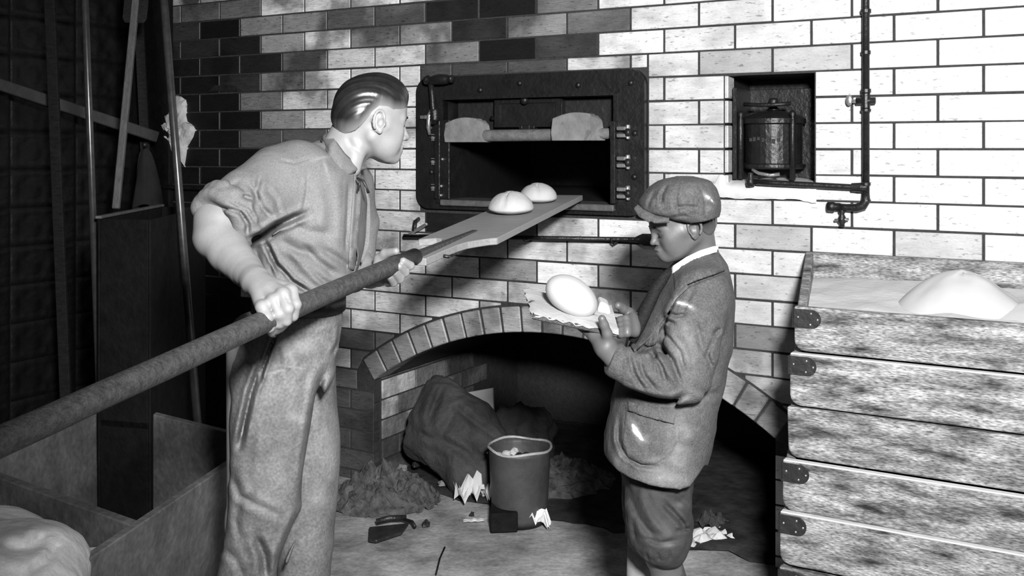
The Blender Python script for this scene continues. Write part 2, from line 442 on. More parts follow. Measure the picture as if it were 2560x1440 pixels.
for sx, U in ((1, A0), (-1, A1)):
    for k in range(6):
        vb = k * HC + .001; vt = min(vb + HC - .007, vs)
        y = 0.052 + (0 if k % 2 else -.0)
        first = True
        while y < .75:
            ln = .125 if (first and k % 2) else .25
            b = MB(); b.box((U - .03, y, vb), (U + .008, y + ln - .008, vt)) if sx > 0 else b.box((U - .008, y, vb), (U + .03, y + ln - .008, vt))
            o = b.build('brick', M['jamb'], wall, bevel=.003)
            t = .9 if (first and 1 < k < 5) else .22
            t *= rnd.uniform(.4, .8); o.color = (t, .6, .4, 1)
            y += ln; first = False
# --- oven chamber behind the mouth
mb = MB(); u0, u1, v0, v1 = OO
a = .14
for (p, q, r, s) in (((u0, .14, v0), (u1, .14, v0), (u1 + .5, 1.6, v0), (u0 - .5, 1.6, v0)), ((u0, .14, v1 - .08), (u1, .14, v1 - .08), (u1 + .5, 1.6, v1 - .05), (u0 - .5, 1.6, v1 - .05)),
                     ((u0, .14, v0), (u0 - .5, 1.6, v0), (u0 - .5, 1.6, v1), (u0, .14, v1)), ((u1, .14, v0), (u1 + .5, 1.6, v0), (u1 + .5, 1.6, v1), (u1, .14, v1)),
                     ((u0 - .5, 1.6, v0), (u1 + .5, 1.6, v0), (u1 + .5, 1.6, v1), (u0 - .5, 1.6, v1))):
    mb.add([p, q, r, s], [(0, 1, 2, 3)])
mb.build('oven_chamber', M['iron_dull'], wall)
# --- niche lining with bullnose jamb bricks on the left
mb = MB(); u0, u1, v0, v1 = NI; d = .30; v0 -= .03
mb.add([(u0, 0, v0), (u0 + .0, d, v0), (u0 + .0, d, v1), (u0, 0, v1)], [(0, 1, 2, 3)])
mb.add([(u1, 0, v0), (u1, d, v0), (u1, d, v1), (u1, 0, v1)], [(0, 1, 2, 3)])
mb.add([(u0, 0, v1), (u1, 0, v1), (u1, d, v1), (u0, d, v1)], [(0, 1, 2, 3)])
mb.add([(u0, 0, v0), (u1, 0, v0), (u1, d, v0), (u0, d, v0)], [(0, 1, 2, 3)])
mb.add([(u0, d, v0), (u1, d, v0), (u1, d, v1), (u0, d, v1)], [(0, 1, 2, 3)])
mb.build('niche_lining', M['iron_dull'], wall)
for k in range(5):
    vt = V0 + (3 - k) * HC - .004; vb = vt - HC + .008
    if vb < 1.27: vb = 1.27
    o = MB().box((u0 - .004, .0, vb), (u0 + .012, .07, vt)).build('brick', M['brick'], wall, bevel=.004, seg=2); t = .5; o.color = (t, .2, .3, 1)
# whitewashed sill of the niche
mb = MB(); nn = 26; mm = 8
prof = [(-.014, 1.268), (-.020, 1.285), (-.018, 1.305), (-.004, 1.322), (.03, 1.330), (.09, 1.333), (.2, 1.335)]
vsx = []; 
for i in range(nn + 1):
    u = u0 - .045 + (u1 - u0 + .055) * i / nn
    for j, (y, v) in enumerate(prof):
        e = float(fbm(np.array(u * 30), np.array(j * .9), np.array(1.))) * .012
        if u < u0 + .002 and j > 2: v2 = 1.322 + (.03 if u > u0 - .03 else 0) - .0; y2 = min(y, -.013)
        else: v2 = v; y2 = y
        vsx.append((u, y2 - abs(e) * .6, v2 + e))
fs = [(i * 7 + j, (i + 1) * 7 + j, (i + 1) * 7 + j + 1, i * 7 + j + 1) for i in range(nn) for j in range(6)]
mb.add(vsx, fs); mb.build('niche_sill', M['whitewash'], wall, smooth=True)
# crumbling plaster patch at the far left of the wall
def blob_patch(pts, name, mt, y0=-.02, amp=.02, par=None, n=26, seed=0):
    c = np.mean(np.array(pts), 0); vs2 = []; f2 = []
    rings = 7
    for i in range(rings + 1):
        s = i / rings
        for k in range(n):
            t = k / n * len(pts); a = pts[int(t) % len(pts)]; b = pts[(int(t) + 1) % len(pts)]; fr = t - int(t)
            x = a[0] + (b[0] - a[0]) * fr; z = a[1] + (b[1] - a[1]) * fr
            e = float(fbm(np.array(k * .8 + seed), np.array(s * 4.), np.array(3.)))
            sc = s * (1 + (.18 * e if i == rings else 0))
            X = c[0] + (x - c[0]) * sc; Z = c[1] + (z - c[1]) * sc
            vs2.append((X, y0 - (amp * (1 - s**3) * (.6 + 1.6 * abs(e))) if i < rings else .003, Z))
    for i in range(rings):
        for k in range(n):
            f2.append((i * n + k, i * n + (k + 1) % n, (i + 1) * n + (k + 1) % n, (i + 1) * n + k))
    return MB().add(vs2, f2).build(name, mt, par, smooth=False)
def w2(px, py): return wuv(px, py)
blob_patch([w2(402, 262), w2(445, 238), w2(470, 250), w2(466, 300), w2(492, 310), w2(486, 340), w2(470, 372), w2(462, 420), w2(440, 395), w2(425, 360), w2(410, 345), w2(398, 310)], 'plaster_patch', M['plaster'], -.015, .02, wall)
blob_patch([w2(380, 350), w2(420, 345), w2(430, 380), w2(425, 430), w2(400, 440), w2(372, 410)], 'plaster_patch', M['jamb'], -.01, .015, wall, seed=5).color = (.12, .12, .12, 1)
# broken hole in one brick at upper left
u_, v_ = w2(560, 222)
MB().add([(u_ - .09, -.0135, v_ - .012), (u_ - .05, -.0135, v_ + .018), (u_ + .09, -.0135, v_ + .012), (u_ + .1, -.0135, v_ - .014)], [(0, 1, 2, 3)]).build('broken_gap', M['coal'], wall)
# ledge on the wall behind the man
u_, v_ = w2(600, 466); ua_, _ = w2(425, 466)
o = MB().box((ua_, -.05, v_ - .02), (u_ + .25, .0, v_)).build('trim_1', M['oldwood'], None, bevel=.004); o.location = W0; o.rotation_euler = (0, 0, -TH); tag(o, kind='structure')
# keep the 300 bricks that show largest as single parts, join the remainder
bpy.context.view_layer.update()
bl_ = [o for o in wall.children if o.name.split('.')[0] == 'brick']
def score(o):
    pts = [o.matrix_world @ Vector(c) for c in o.bound_box]; p = [pix(q) for q in pts]
    x = sum(q[0] for q in p) / 8; y = sum(q[1] for q in p) / 8; a = (max(q[0] for q in p) - min(q[0] for q in p)) * (max(q[1] for q in p) - min(q[1] for q in p))
    x1 = max(q[0] for q in p); y1 = max(q[1] for q in p); x0 = min(q[0] for q in p)
    if y1 < 0 or x1 < 380 or x0 > 2560 or y > 1440: return 0
    if x0 > 1990 and y > 660: return 1
    if 1000 < y and x > 1400: return 2
    if 640 < x < 850 and y > 420 : return 3
    return a
bl_.sort(key=score, reverse=True)
mb = MB()
for o in bl_[300:]:
    mb.add([o.matrix_basis @ v.co for v in o.data.vertices], [tuple(p.vertices) for p in o.data.polygons])
if mb.v:
    o = mb.build('remaining_bricks', M['brick'], wall); o.color = (.35, .5, .4, 1); o['kind'] = 'stuff'
for o in bl_[300:]: bpy.data.objects.remove(o)
# --- floor
fl = MB(); nx, ny = 90, 90
xs = np.linspace(-4, 4.2, nx); ys = np.linspace(-2.2, 6.4, ny)
vsf = [(x, y, float(fbm(np.array(x * 2.1), np.array(y * 2.1), np.array(0.5), 4)) * .012 - .004) for y in ys for x in xs]
fl.add(vsf, [(j * nx + i, j * nx + i + 1, (j + 1) * nx + i + 1, (j + 1) * nx + i) for j in range(ny - 1) for i in range(nx - 1)])
tag(fl.build('floor', M['floor'], None, smooth=True), 'grey beaten floor scattered with ash and rubbish', kind='structure')
# --- left wall of pressed tin panels, at right angles to the brick wall
LWo = Wd(ULEFT, 0, 0)
lw = tag(empty('wall_left', LWo, -TH), 'dark wall of embossed pressed tin panels', kind='structure')
MB().box((-.06, -4.6, 0), (-.012, .0, TOPV)).build('backing', M['iron_dull'], lw)
PH = .172; PW = .33
gn, gm = 21, 13
pv = []
for j in range(gm):
    for i in range(gn):
        s = i / (gn - 1); t = j / (gm - 1)
        e = 0.0
        if min(s, 1 - s) < .03 or min(t, 1 - t) < .05: e = .0
        elif min(s, 1 - s) < .08 or min(t, 1 - t) < .12: e = .007
        else:
            a = abs(math.sin(2 * math.pi * s * 1.5 + math.pi * t)) * abs(math.sin(2 * math.pi * s * 1.5 - math.pi * t))
            e = .001 + .008 * a
        pv.append((e - .01, -PW * s, PH * t))
b = MB().add(pv, [(j * gn + i, j * gn + i + 1, (j + 1) * gn + i + 1, (j + 1) * gn + i) for j in range(gm - 1) for i in range(gn - 1)])
o0 = b.build('tin_panel', M['tin'], lw, smooth=True); me = o0.data; o0.location = (0, -.02, 0)
cnt = 1
for r_ in range(14):
    for c_ in range(9):
        if r_ == 0 and c_ == 0: continue
        o = link('tin_panel', me, None, lw); o.location = (0, -.02 - c_ * (PW + .004), CH + .062 - 8 * PH + r_ * (PH + .001) if r_ or c_ else 0); cnt += 1
o0.location = (0, -.02, CH + .062 - 8 * PH)
# quoin where the two walls meet
MB().box((ULEFT, -.03, 0), (ULEFT + .26, .0, TOPV)).build('corner_pier', M['oldwood'], wall, bevel=.006)
# ================================================================ OVEN FRONT
ov = root('bakery_oven', 'black cast iron oven door frame with rounded corners, lifted door and two pale counterweights', 'oven', loc=W0, rz=-TH)
def rrect(u0, u1, v0, v1, r, n=6):
    pts = []
    for (cx, cz, a) in ((u1 - r, v1 - r, 0), (u0 + r, v1 - r, 90), (u0 + r, v0 + r, 180), (u1 - r, v0 + r, 270)):
        for i in range(n + 1):
            t = R(a + 90 * i / n); pts.append((cx + r * math.cos(t), cz + r * math.sin(t)))
    return pts
def frame_mesh(outer, hole, y0, y1):
    """plate with a rectangular hole: outer outline from rrect, hole (u0,u1,v0,v1)"""
    h = hole; n = len(outer); cu, cv = (h[0] + h[1]) / 2, (h[2] + h[3]) / 2
    inner = []
    for (a, b) in outer:
        inner.append((min(max(a, h[0]), h[1]), min(max(b, h[2]), h[3])))
    vs = [(a, y0, b) for a, b in outer] + [(a, y0, b) for a, b in inner] + [(a, y1, b) for a, b in outer] + [(a, y1, b) for a, b in inner]
    fs = []
    for i in range(n):
        k = (i + 1) % n
        fs += [(i, k, k + n, i + n), (i, i + 2 * n, k + 2 * n, k), (i + n, k + n, k + 3 * n, i + 3 * n)]
    return vs, fs
out = rrect(*OV, .06)
# densify so that hole corners are hit
dense = []
for i in range(len(out)):
    a, b = out[i], out[(i + 1) % len(out)]; m_ = 8 if abs(a[0] - b[0]) + abs(a[1] - b[1]) > .1 else 1
    for k in range(m_): dense.append((a[0] + (b[0] - a[0]) * k / m_, a[1] + (b[1] - a[1]) * k / m_))
def hole_frame(mb, o, h, y0, y1):
    # four rectangles inside + rounded outline: build by strips
    vs, fs = frame_mesh(o, h, y0, y1); mb.add(vs, fs)
mb = MB(); hole_frame(mb, dense, OO, -.034, -.002); mb.build('frame_plate', M['iron'], ov)
mb = MB(); hole_frame(mb, [(p[0] , p[1]) for p in rrect(OO[0] - .03, OO[1] + .012, OO[2] - .012, OO[3] + .012, .004, 1)], OO, -.044, -.03); mb.build('inner_rim', M['iron'], ov)
# iron reveal
mb = MB(); u0, u1, v0, v1 = OO
mb.box((u0 - .012, -.034, v0), (u0, .14, v1)); mb.box((u1, -.034, v0), (u1 + .012, .14, v1)); mb.box((u0, -.034, v1), (u1, .14, v1 + .012))
mb.build('reveal', M['iron'], ov)
MB().box((u0 - .005, -.056, v0 - .022), (u1 + .005, .15, v0 + .002)).build('sill', mat('sill_iron', .10, .5, 30, .4, bump=.3), ov, bevel=.004)
# hanging door raised inside the mouth, with a small shutter in its middle
mb = MB(); mb.box((u0 + .01, .055, 1.50), (u1 - .01, .07, v1)); mb.build('lifted_door', M['iron_dull'], ov, bevel=.003)
sh = MB(); sh.box((-.083, .012, 1.528), (.214, .05, 1.640)); sh = sh.build('shutter', M['iron'], ov, bevel=.004)
mb = MB(); h_ = (-.062, .193, 1.548, 1.622)
hole_frame(mb, [(-.083, 1.528), (.0, 1.528), (.1, 1.528), (.214, 1.528), (.214, 1.56), (.214, 1.61), (.214, 1.640), (.1, 1.64), (0, 1.64), (-.083, 1.640), (-.083, 1.61), (-.083, 1.56)], h_, .002, .012); mb.build('shutter_rim', M['iron'], sh)
MB().lathe([(.0, -.03), (.012, -.028), (.017, -.018), (.014, -.006), (.007, 0), (.007, .012)], (.065, .002, 1.632), 18, 'y').build('knob', M['iron'], sh, smooth=True)
MB().box((.045, .0, 1.512), (.078, .03, 1.536)).box((.03, .0, 1.520), (.045, .03, 1.534)).box((.078, .0, 1.520), (.1, .03, 1.534)).build('latch', M['iron'], sh, bevel=.002)
for q_ in ((-.115, -.083), (.214, .24)): MB().tube([(q_[0], .03, 1.565), (q_[1], .03, 1.565)], .009).build('pivot_pin', M['iron'], sh, smooth=True)
def weight(ua, ub, va, vb):
    # block with domed top and bevelled right cheek
    pts = [(ua + .004, va), (ub, va), (ub, vb - .012)]
    n = 8
    for i in range(n + 1):
        s = i / n; pts.append((ub - .003 - (ub - ua - .01) * s, vb - .006 + .009 * math.sin(math.pi * s) - .016 * s * s))
    pts.append((ua, va + .03))
    b = MB().prism([(p[0], -.062, p[1]) for p in pts], (0, .05, 0))
    # cheek sloping back
    b.add([(ub, -.062, va), (ub + .032, .01, va), (ub + .018, .01, vb - .03), (ub, -.062, vb - .012), (ub, .01, va), (ub, .01, vb - .012)], [(0, 1, 2, 3), (0, 4, 1), (3, 2, 5), (1, 4, 5, 2)])
    return b
weight(-.285, -.128, 1.468, 1.568).build('counterweight', M['chalk'], ov, bevel=.004, seg=2)
weight(.205, .372, 1.473, 1.580).build('counterweight', M['chalk'], ov, bevel=.004, seg=2)
MB().tube([(-.30, .0, 1.494), (-.105, -.01, 1.494), (.2, -.01, 1.496), (.43, .0, 1.50)], [.022, .024, .024, .02], 10, up=(0, 1, 0)).build('cross_bar', mat('dusty_bar', .14, .7, 30, .45, bump=.3), ov, smooth=True)
# guide rail at left with bolts
MB().box((-.338, -.052, 1.237), (-.312, -.03, 1.56)).box((-.31, -.047, 1.237), (-.268, -.034, 1.56)).build('guide_rail', M['iron'], ov, bevel=.002)
MB().box((OO[1] - .004, -.066, 1.24), (OO[1] + .016, -.03, 1.545)).build('guide_rail', M['iron'], ov, bevel=.003)
def bolt(u, v, y=-.036, r=.009, m_='iron'):
    MB().lathe([(0, -.012), (r * .7, -.010), (r, -.005), (r, .004)], (u, y, v), 12, 'y').build('bolt', M[m_], ov, smooth=True)
for (px, py) in ((1447, 213), (1578, 207), (1202, 225), (1588, 333), (1587, 442), (1080, 222), (1078, 320), (1080, 430), (1300, 208)):
    u, v = wuv(px, py, -.034); bolt(u, v, -.035, .011)
for (px, py) in ((1108, 398), (1105, 465), (1104, 488)):
    u, v = wuv(px, py, -.047); bolt(u, v, -.048, .006, 'steel')
def hinge(u, v, sx):
    b = MB(); b.box((u - .022, -.070, v + .006), (u + .012, -.034, v + .020)); b.box((u - .022, -.070, v - .020), (u + .012, -.034, v - .006))
    b.lathe([(0.0, -.028), (.008, -.026), (.009, .026), (0, .028)], (u + sx * .018, -.056, v), 10, 'z')
    b.build('hinge_lug', M['steel'], ov, bevel=.003)
    MB().ell((u + sx * .02, -.062, v - .002), (.014, .012, .016)).build('hinge_nut', M['iron'], ov, smooth=True)
for py in (330, 405, 482):
    u, v = wuv(1560, py, -.05); hinge(u, v, 1)
for py in (345, 405, 470):
    u, v = wuv(1083, py, -.05)
    b = MB(); b.lathe([(0, -.03), (.008, -.028), (.008, .0)], (u, -.03, v), 10, 'y'); b.box((u - .012, -.05, v - .012), (u + .012, -.034, v - .008)); b.box((u - .012, -.05, v + .012), (u + .012, -.034, v + .016))
    b.build('clamp_bolt', M['steel'], ov, bevel=.001)
# lever with turned handgrip
lv = MB().tube([Vector((-.338, -.075, 1.72)), Vector((-.332, -.075, 1.66)), Vector((-.328, -.07, 1.58)), Vector((-.33, -.06, 1.545))], [.011, .010, .012, .015], 12, up=(0, 1, 0)).build('lever', M['iron'], ov, smooth=True)
MB().lathe([(0, -.035), (.017, -.033), (.02, -.02), (.011, -.012), (.017, .0), (.021, .02), (.022, .045), (.019, .075), (.012, .085), (.017, .092), (.015, .10), (0, .103)], (-.325, -.085, 1.722), 18, 'x').build('handgrip', M['iron'], lv, smooth=True)
MB().lathe([(.018, -.03), (.022, -.025), (.018, -.018), (.022, -.012), (.018, -.006), (.022, 0), (.018, .006), (.022, .012), (.018, .02)], (-.327, -.062, 1.585), 16, 'z').build('lever_spring', M['iron'], lv, smooth=True)
MB().tube([(-.352, -.055, 1.60), (-.357, -.06, 1.575), (-.362, -.058, 1.53), (-.362, -.05, 1.50)], [.006, .010, .009, .006], 10, up=(0, 1, 0)).build('lever_hook', M['steel'], lv, smooth=True)
MB().lathe([(0, -.02), (.009, -.018), (.006, -.014), (.009, -.010), (.006, -.006), (.009, 0), (.009, .02)], (-.39, -.045, 1.572), 10, 'x').build('lever_screw', M['steel'], lv, smooth=True)
# plaster fillet round the plate
# ================================================================ NICHE BOX
nbx = root('damper_box', 'black iron drum shaped box with domed lid standing inside the wall niche', 'iron box', loc=W0, rz=-TH)
c = (1.010, .115, 0)
MB().box((.89, .02, 1.335), (.905, .21, 1.66)).box((.89, .19, 1.335), (1.17, .21, 1.66)).build('back_plate', M['iron'], nbx, bevel=.002)
n = 18; b = MB(); prof = [(1.372, .103), (1.378, .110), (1.388, .110), (1.392, .100), (1.528, .100), (1.533, .112), (1.549, .112), (1.553, .104), (1.556, .100)]
b.lathe([(r, v) for v, r in prof] + [(.085, 1.563), (.05, 1.574), (.02, 1.578), (0, 1.579)], c, 32, 'z', wob=None)
b.build('drum', M['iron'], nbx, smooth=False)
# raised ornament on the drum front (illegible cast lettering in the photograph)
for i in range(7):
    t = R(-125 + 10 * i); r_ = .1005
    MB().box((-.005, -.003, -.006 - (i % 2) * .003), (.005, .003, .006)).build('raised_ornament', M['iron_dull'], nbx).location = (c[0] + r_ * math.cos(t), c[1] + r_ * math.sin(t), 1.475 + .004 * math.sin(i))
MB().lathe([(0, 1.625), (.014, 1.622), (.018, 1.612), (.011, 1.600), (.016, 1.588), (.028, 1.580)], c, 16, 'z').build('lid_knob', M['iron'], nbx, smooth=True)
MB().tube([(.925, .04, 1.60), (.99, .03, 1.596), (1.03, .03, 1.596), (1.09, .04, 1.60)], .007).build('cross_handle', M['iron'], nbx, smooth=True)
for uu in (.915, 1.098):
    MB().lathe([(.010, 1.335), (.010, 1.545), (.006, 1.552), (.012, 1.562), (.010, 1.572), (0, 1.577)], (uu, .035, 0), 12, 'z').build('side_post', M['iron'], nbx, smooth=True)
MB().tube([(.965, .01, 1.37), (.99, -.0, 1.358), (1.03, -.0, 1.352), (1.06, .01, 1.356)], .006).build('front_hook', M['steel'], nbx, smooth=True)
# ================================================================ GAS PIPE
gp = root('gas_pipe', 'dark iron gas pipe running down the white bricks to an elbow and taps', 'pipe', loc=W0, rz=-TH)
U = 1.3533; yy = -.035
MB().tube([(U, yy, 3.0), (U, yy, 1.29)], .0118, 14).build('pipe', M['iron'], gp, smooth=True)
MB().tube([(U, yy, 1.30), (U - .0, yy, 1.275), (U - .010, yy, 1.258), (U - .03, yy, 1.25), (U - .06, yy, 1.25), (1.262, yy, 1.252)], [.0118, .015, .016, .014, .012, .012], 14, up=(0, 1, 0)).build('elbow', M['iron'], gp, smooth=True)
MB().lathe([(.0, -.03), (.017, -.03), (.018, -.01), (.013, -.006), (.013, .01)], (1.262, yy, 1.252), 14, 'x').build('end_cap', M['iron'], gp, smooth=True)
for (a, b, r) in ((1.640, 1.625, .0165), (1.575, 1.563, .0165), (1.625, 1.575, .014), (1.335, 1.322, .0155), (1.280, 1.270, .016), (1.765, 1.75, .0155), (1.90, 1.885, .017)):
    MB().lathe([(r * .8, a), (r, a - .002), (r, b + .002), (r * .8, b)], (U, yy, 0), 12, 'z').build('coupling', M['iron'], gp, smooth=False)
tp = MB().lathe([(.012, -.03), (.011, .03)], (U, yy, 1.60), 12, 'x').build('tap_body', M['iron'], gp, smooth=True)
MB().ell((U - .052, yy - .002, 1.603), (.011, .005, .018)).tube([(U - .045, yy, 1.60), (U - .02, yy, 1.60)], .006).build('tap_key', M['steel'], tp, smooth=True)
ar = MB().tube([(U, yy, 1.317), (U - .04, yy - .002, 1.318), (1.05, yy - .01, 1.327), (.985, yy - .01, 1.330)], [.0125, .0095, .0095, .010], 12, up=(0, 1, 0)).build('gas_arm', M['iron'], gp, smooth=True)
MB().lathe([(.014, .0), (.016, .03), (.014, .05)], (U - .045, yy, 1.317), 12, 'x').build('coupling', M['iron'], gp)
MB().lathe([(0, 1.312), (.014, 1.315), (.016, 1.33), (.011, 1.342), (.008, 1.355), (.010, 1.36), (0, 1.364)], (.975, yy - .01, 0), 12, 'z').build('burner', M['iron'], ar, smooth=True)
v_ = MB().lathe([(.008, 1.245), (.012, 1.236), (.007, 1.228), (.013, 1.216), (.014, 1.204), (.008, 1.196), (.009, 1.188), (0, 1.185)], (1.278, yy, 0), 12, 'z').build('drip_valve', M['iron'], gp, smooth=True)
MB().tube([(1.255, yy - .004, 1.208), (1.30, yy - .004, 1.212)], .0045).build('valve_key', M['steel'], v_, smooth=True)
# ================================================================ IRON SLICE ON THE WALL
sl = root('oven_slice', 'long iron rod with a flat scoop end resting on wall hooks below the oven', 'oven tool', loc=W0, rz=-TH)
a = wuv(1010, 590, -.05); b = wuv(1600, 599, -.05); c2 = wuv(1655, 606, -.05)
MB().tube([(a[0], -.05, a[1]), (b[0], -.05, b[1])], .0075, 10, flat=1.2).build('rod', M['iron'], sl, smooth=True)
pts = [(b[0] - .02, b[1] + .008), (b[0] + .01, b[1] + .022), (b[0] + .09, b[1] + .024), (b[0] + .09, b[1] - .022), (b[0] + .015, b[1] - .022), (b[0] - .02, b[1] - .006)]
MB().prism([(p[0], -.054, p[1]) for p in pts], (0, .008, 0)).build('scoop', M['iron'], sl, bevel=.003)
for q in (.18, .55, .9):
    uu = a[0] + (b[0] - a[0]) * q; vv = a[1] + (b[1] - a[1]) * q
    MB().tube([(uu, -.0, vv - .016), (uu, -.05, vv - .018), (uu, -.066, vv - .006), (uu, -.066, vv + .006)], .004, 8, up=(1, 0, 0)).build('wall_hook', M['iron'], sl, smooth=True)
# small iron bracket under the oven plate at left
br = root('iron_bracket', 'small bent iron bracket on the sooty bricks left of the peel blade', 'bracket', loc=W0, rz=-TH)
a = wuv(1040, 578, -.03)
MB().tube([(a[0] - .005, .0, a[1] + .05), (a[0] + .0, -.035, a[1] + .04), (a[0] + .005, -.05, a[1])], .009, 8, up=(1, 0, 0)).build('arm', M['iron'], br, smooth=True)
MB().bar((a[0] - .02, -.05, a[1] - .012), (a[0] + .07, -.05, a[1] + .035), .012, .012).bar((a[0] - .02, -.05, a[1] - .012), (a[0] + .06, -.05, a[1] - .018), .01, .012).build('fork', M['steel'], br, bevel=.002)
# ================================================================ DOUGH TROUGHS
def trough(i, v0, v1, ul, yf, lab, strap=True, lip=.0, open_=False, tilt=0.0):
    t = root('dough_trough', lab, 'trough', 'stacked dough troughs', loc=W0, rz=-TH)
    th = .022; ur = 2.42; ub = ul - .11; yb = -.03; r = .03
    # front board with rounded lower left corner
    def fp(u, v, y): return (u, y + tilt * (v1 - v), v)
    poly = [(ul, v1)] + [(ul, v0 + r)] + [(ul + r * (1 - math.cos(R(a))), v0 + r * (1 - math.sin(R(a)))) for a in (22, 45, 68)] + [(ul + r, v0), (ur, v0), (ur, v1)]
    MB().prism([fp(p[0], p[1], yf) for p in poly], (0, th, 0)).build('front_board', M['trough'], t, bevel=.005, seg=2)
    # end board from front corner to wall
    vb = v1 + (.097 if open_ else .0)
    MB().hexa([(ul + .004, yf + th, v0 + .01), (ul + .03, yf + th, v0 + .01), (ub + .03, yb, v0 + .01), (ub + .004, yb, v0 + .01),
               (ul + .004, yf + th, v1 - .002), (ul + .03, yf + th, v1 - .002), (ub + .03, yb, vb), (ub + .004, yb, vb)]).build('end_board', M['trough'], t, bevel=.003)
    MB().hexa([(ub + .03, yb - .02, v0 + .01), (ur, yb - .02, v0 + .01), (ur, yb, v0 + .01), (ub + .03, yb, v0 + .01),
               (ub + .03, yb - .02, vb), (ur, yb - .02, vb), (ur, yb, vb), (ub + .03, yb, vb)]).build('back_board', M['trough'], t, bevel=.003)
    MB().add([(ul + .03, yf + th, v0 + .012), (ur, yf + th, v0 + .012), (ur, yb - .02, v0 + .012), (ub + .03, yb - .02, v0 + .012)], [(0, 1, 2, 3)]).build('bottom_board', M['trough'], t)
    MB().box((ur, yf + th, v0 + .01), (ur + .02, yb, v1)).build('end_board', M['trough'], t, bevel=.003)
    if strap:
        sc = (v1 - .007, v1 - .007 - .052); cz = (sc[0] + sc[1]) / 2; rr = (sc[0] - sc[1]) / 2; n = 10
        pl = [(ul - .003, sc[1]), (ul + .05, sc[1])] + [(ul + .05 + rr * math.sin(R(a)) * .95, cz - rr * math.cos(R(a))) for a in range(18, 180, 18)] + [(ul + .05, sc[0]), (ul - .003, sc[0])]
        s = MB().prism([(p[0], yf - .004, p[1]) for p in pl], (0, .005, 0)).build('corner_strap', M['iron_dull'], t, bevel=.001)
        MB().box((ul - .0035, yf - .004, sc[1]), (ul + .001, yf + .06, sc[0])).build('strap_return', M['iron_dull'], s)
        for (du, dv) in ((.012, 0.004), (.048, .016), (.066, .0), (.046, -.015)):
            MB().ell((ul + du, yf - .005, cz + dv), (.0035, .002, .0035), 8, 4).build('nail', M['steel'], s, smooth=True)
    return t
labs = ['topmost dough trough of the stack, open and holding flour and dough', 'second dough trough from the top, with a dark corner strap', 'third dough trough from the top, with no corner strap and a knot hole',
        'fourth dough trough from the top, dark strap and floury rim coloured as lit', 'fifth dough trough from the top, dark strap near the lower picture edge', 'sixth dough trough from the top, mostly below the picture edge', 'bottom dough trough of the stack resting on the floor']
T1 = trough(0, .876, 1.001, 1.2645, -.600, labs[0], open_=True)
T2 = trough(1, .722, .868, 1.253, -.603, labs[1])
T3 = trough(2, .570, .716, 1.245, -.602, labs[2], strap=False, tilt=.10)
T4 = trough(3, .428, .568, 1.236, -.616, labs[3])
T5 = trough(4, .280, .426, 1.232, -.630, labs[4])
T6 = trough(5, .142, .273, 1.232, -.634, labs[5])
T7 = trough(6, .0, .136, 1.232, -.634, labs[6])
for T_r, yy_, vv_, uu_ in ((T2, -.603, .868, 1.253), (T4, -.616, .568, 1.236), (T5, -.630, .426, 1.232)):
    MB().box((uu_ + .002, yy_ - .001, vv_ - .004), (2.42, yy_ + .023, vv_ + .001)).build('floury_lit_rim', M['flour'], T_r, bevel=.002)  # floury strips, pale to draw the lit top edges
k_ = wuv(2155, 1162, -.58); MB().lathe([(.0, -.002), (.006, -.004), (.012, -.003), (.014, .003)], (k_[0], -.580, k_[1] + .0), 12, 'y').build('knot_hole', M['coal'], T3, smooth=True)
# flour bed and dough in the top trough
def grid_surf(fn, na, nb_, name, mt, parent, smooth=True):
    vs = [fn(i / (na - 1), j / (nb_ - 1)) for j in range(nb_) for i in range(na)]
    return MB().add(vs, [(j * na + i, j * na + i + 1, (j + 1) * na + i + 1, (j + 1) * na + i) for j in range(nb_ - 1) for i in range(na - 1)]).build(name, mt, parent, smooth=smooth)
fb = root('flour_bed', 'layer of white flour lying in the open top trough', 'flour', loc=W0, rz=-TH)
def flr(s, t):
    y = -.575 + .52 * t; ul = 1.295 - .11 * t; u = ul + (2.415 - ul) * s
    e = float(fbm(np.array(u * 9), np.array(y * 9), np.array(.3)))
    return (u, y, .975 + .045 * t + e * .015)
o = grid_surf(flr, 60, 24, 'flour_surface', M['flour'], fb); tag(o, kind='stuff')
def heap(name, lab, cat, cu, cy, cv, ru, ry, h, mt, pw=1.3, seed=0, amp=.1):
    def f(s, t):
        a = 2 * math.pi * s; r = t
        e = float(fbm(np.array(math.cos(a) * 1.4 + seed), np.array(math.sin(a) * 1.4), np.array(t * 2.)))
        return (cu + ru * r * math.cos(a) * (1 + e * .15), cy + ry * r * math.sin(a) * (1 + e * .15), cv - .01 + h * (1 - r**pw) + e * amp * h * (1 - t))
    o = grid_surf(f, 49, 20, name, mt, None); o.location = W0; o.rotation_euler = (0, 0, -TH); return tag(o, lab, cat)
heap('dough_mound', 'peaked pale mound of dough rising from the flour in the top trough', 'dough', 1.67, -.30, .985, .185, .17, .118, M['dough'], 1.9, 2, .12)
heap('dough_mound', 'low spread of pale dough beside the peak in the top trough', 'dough', 1.95, -.32, .99, .26, .16, .06, M['dough'], 1.6, 6, .2)
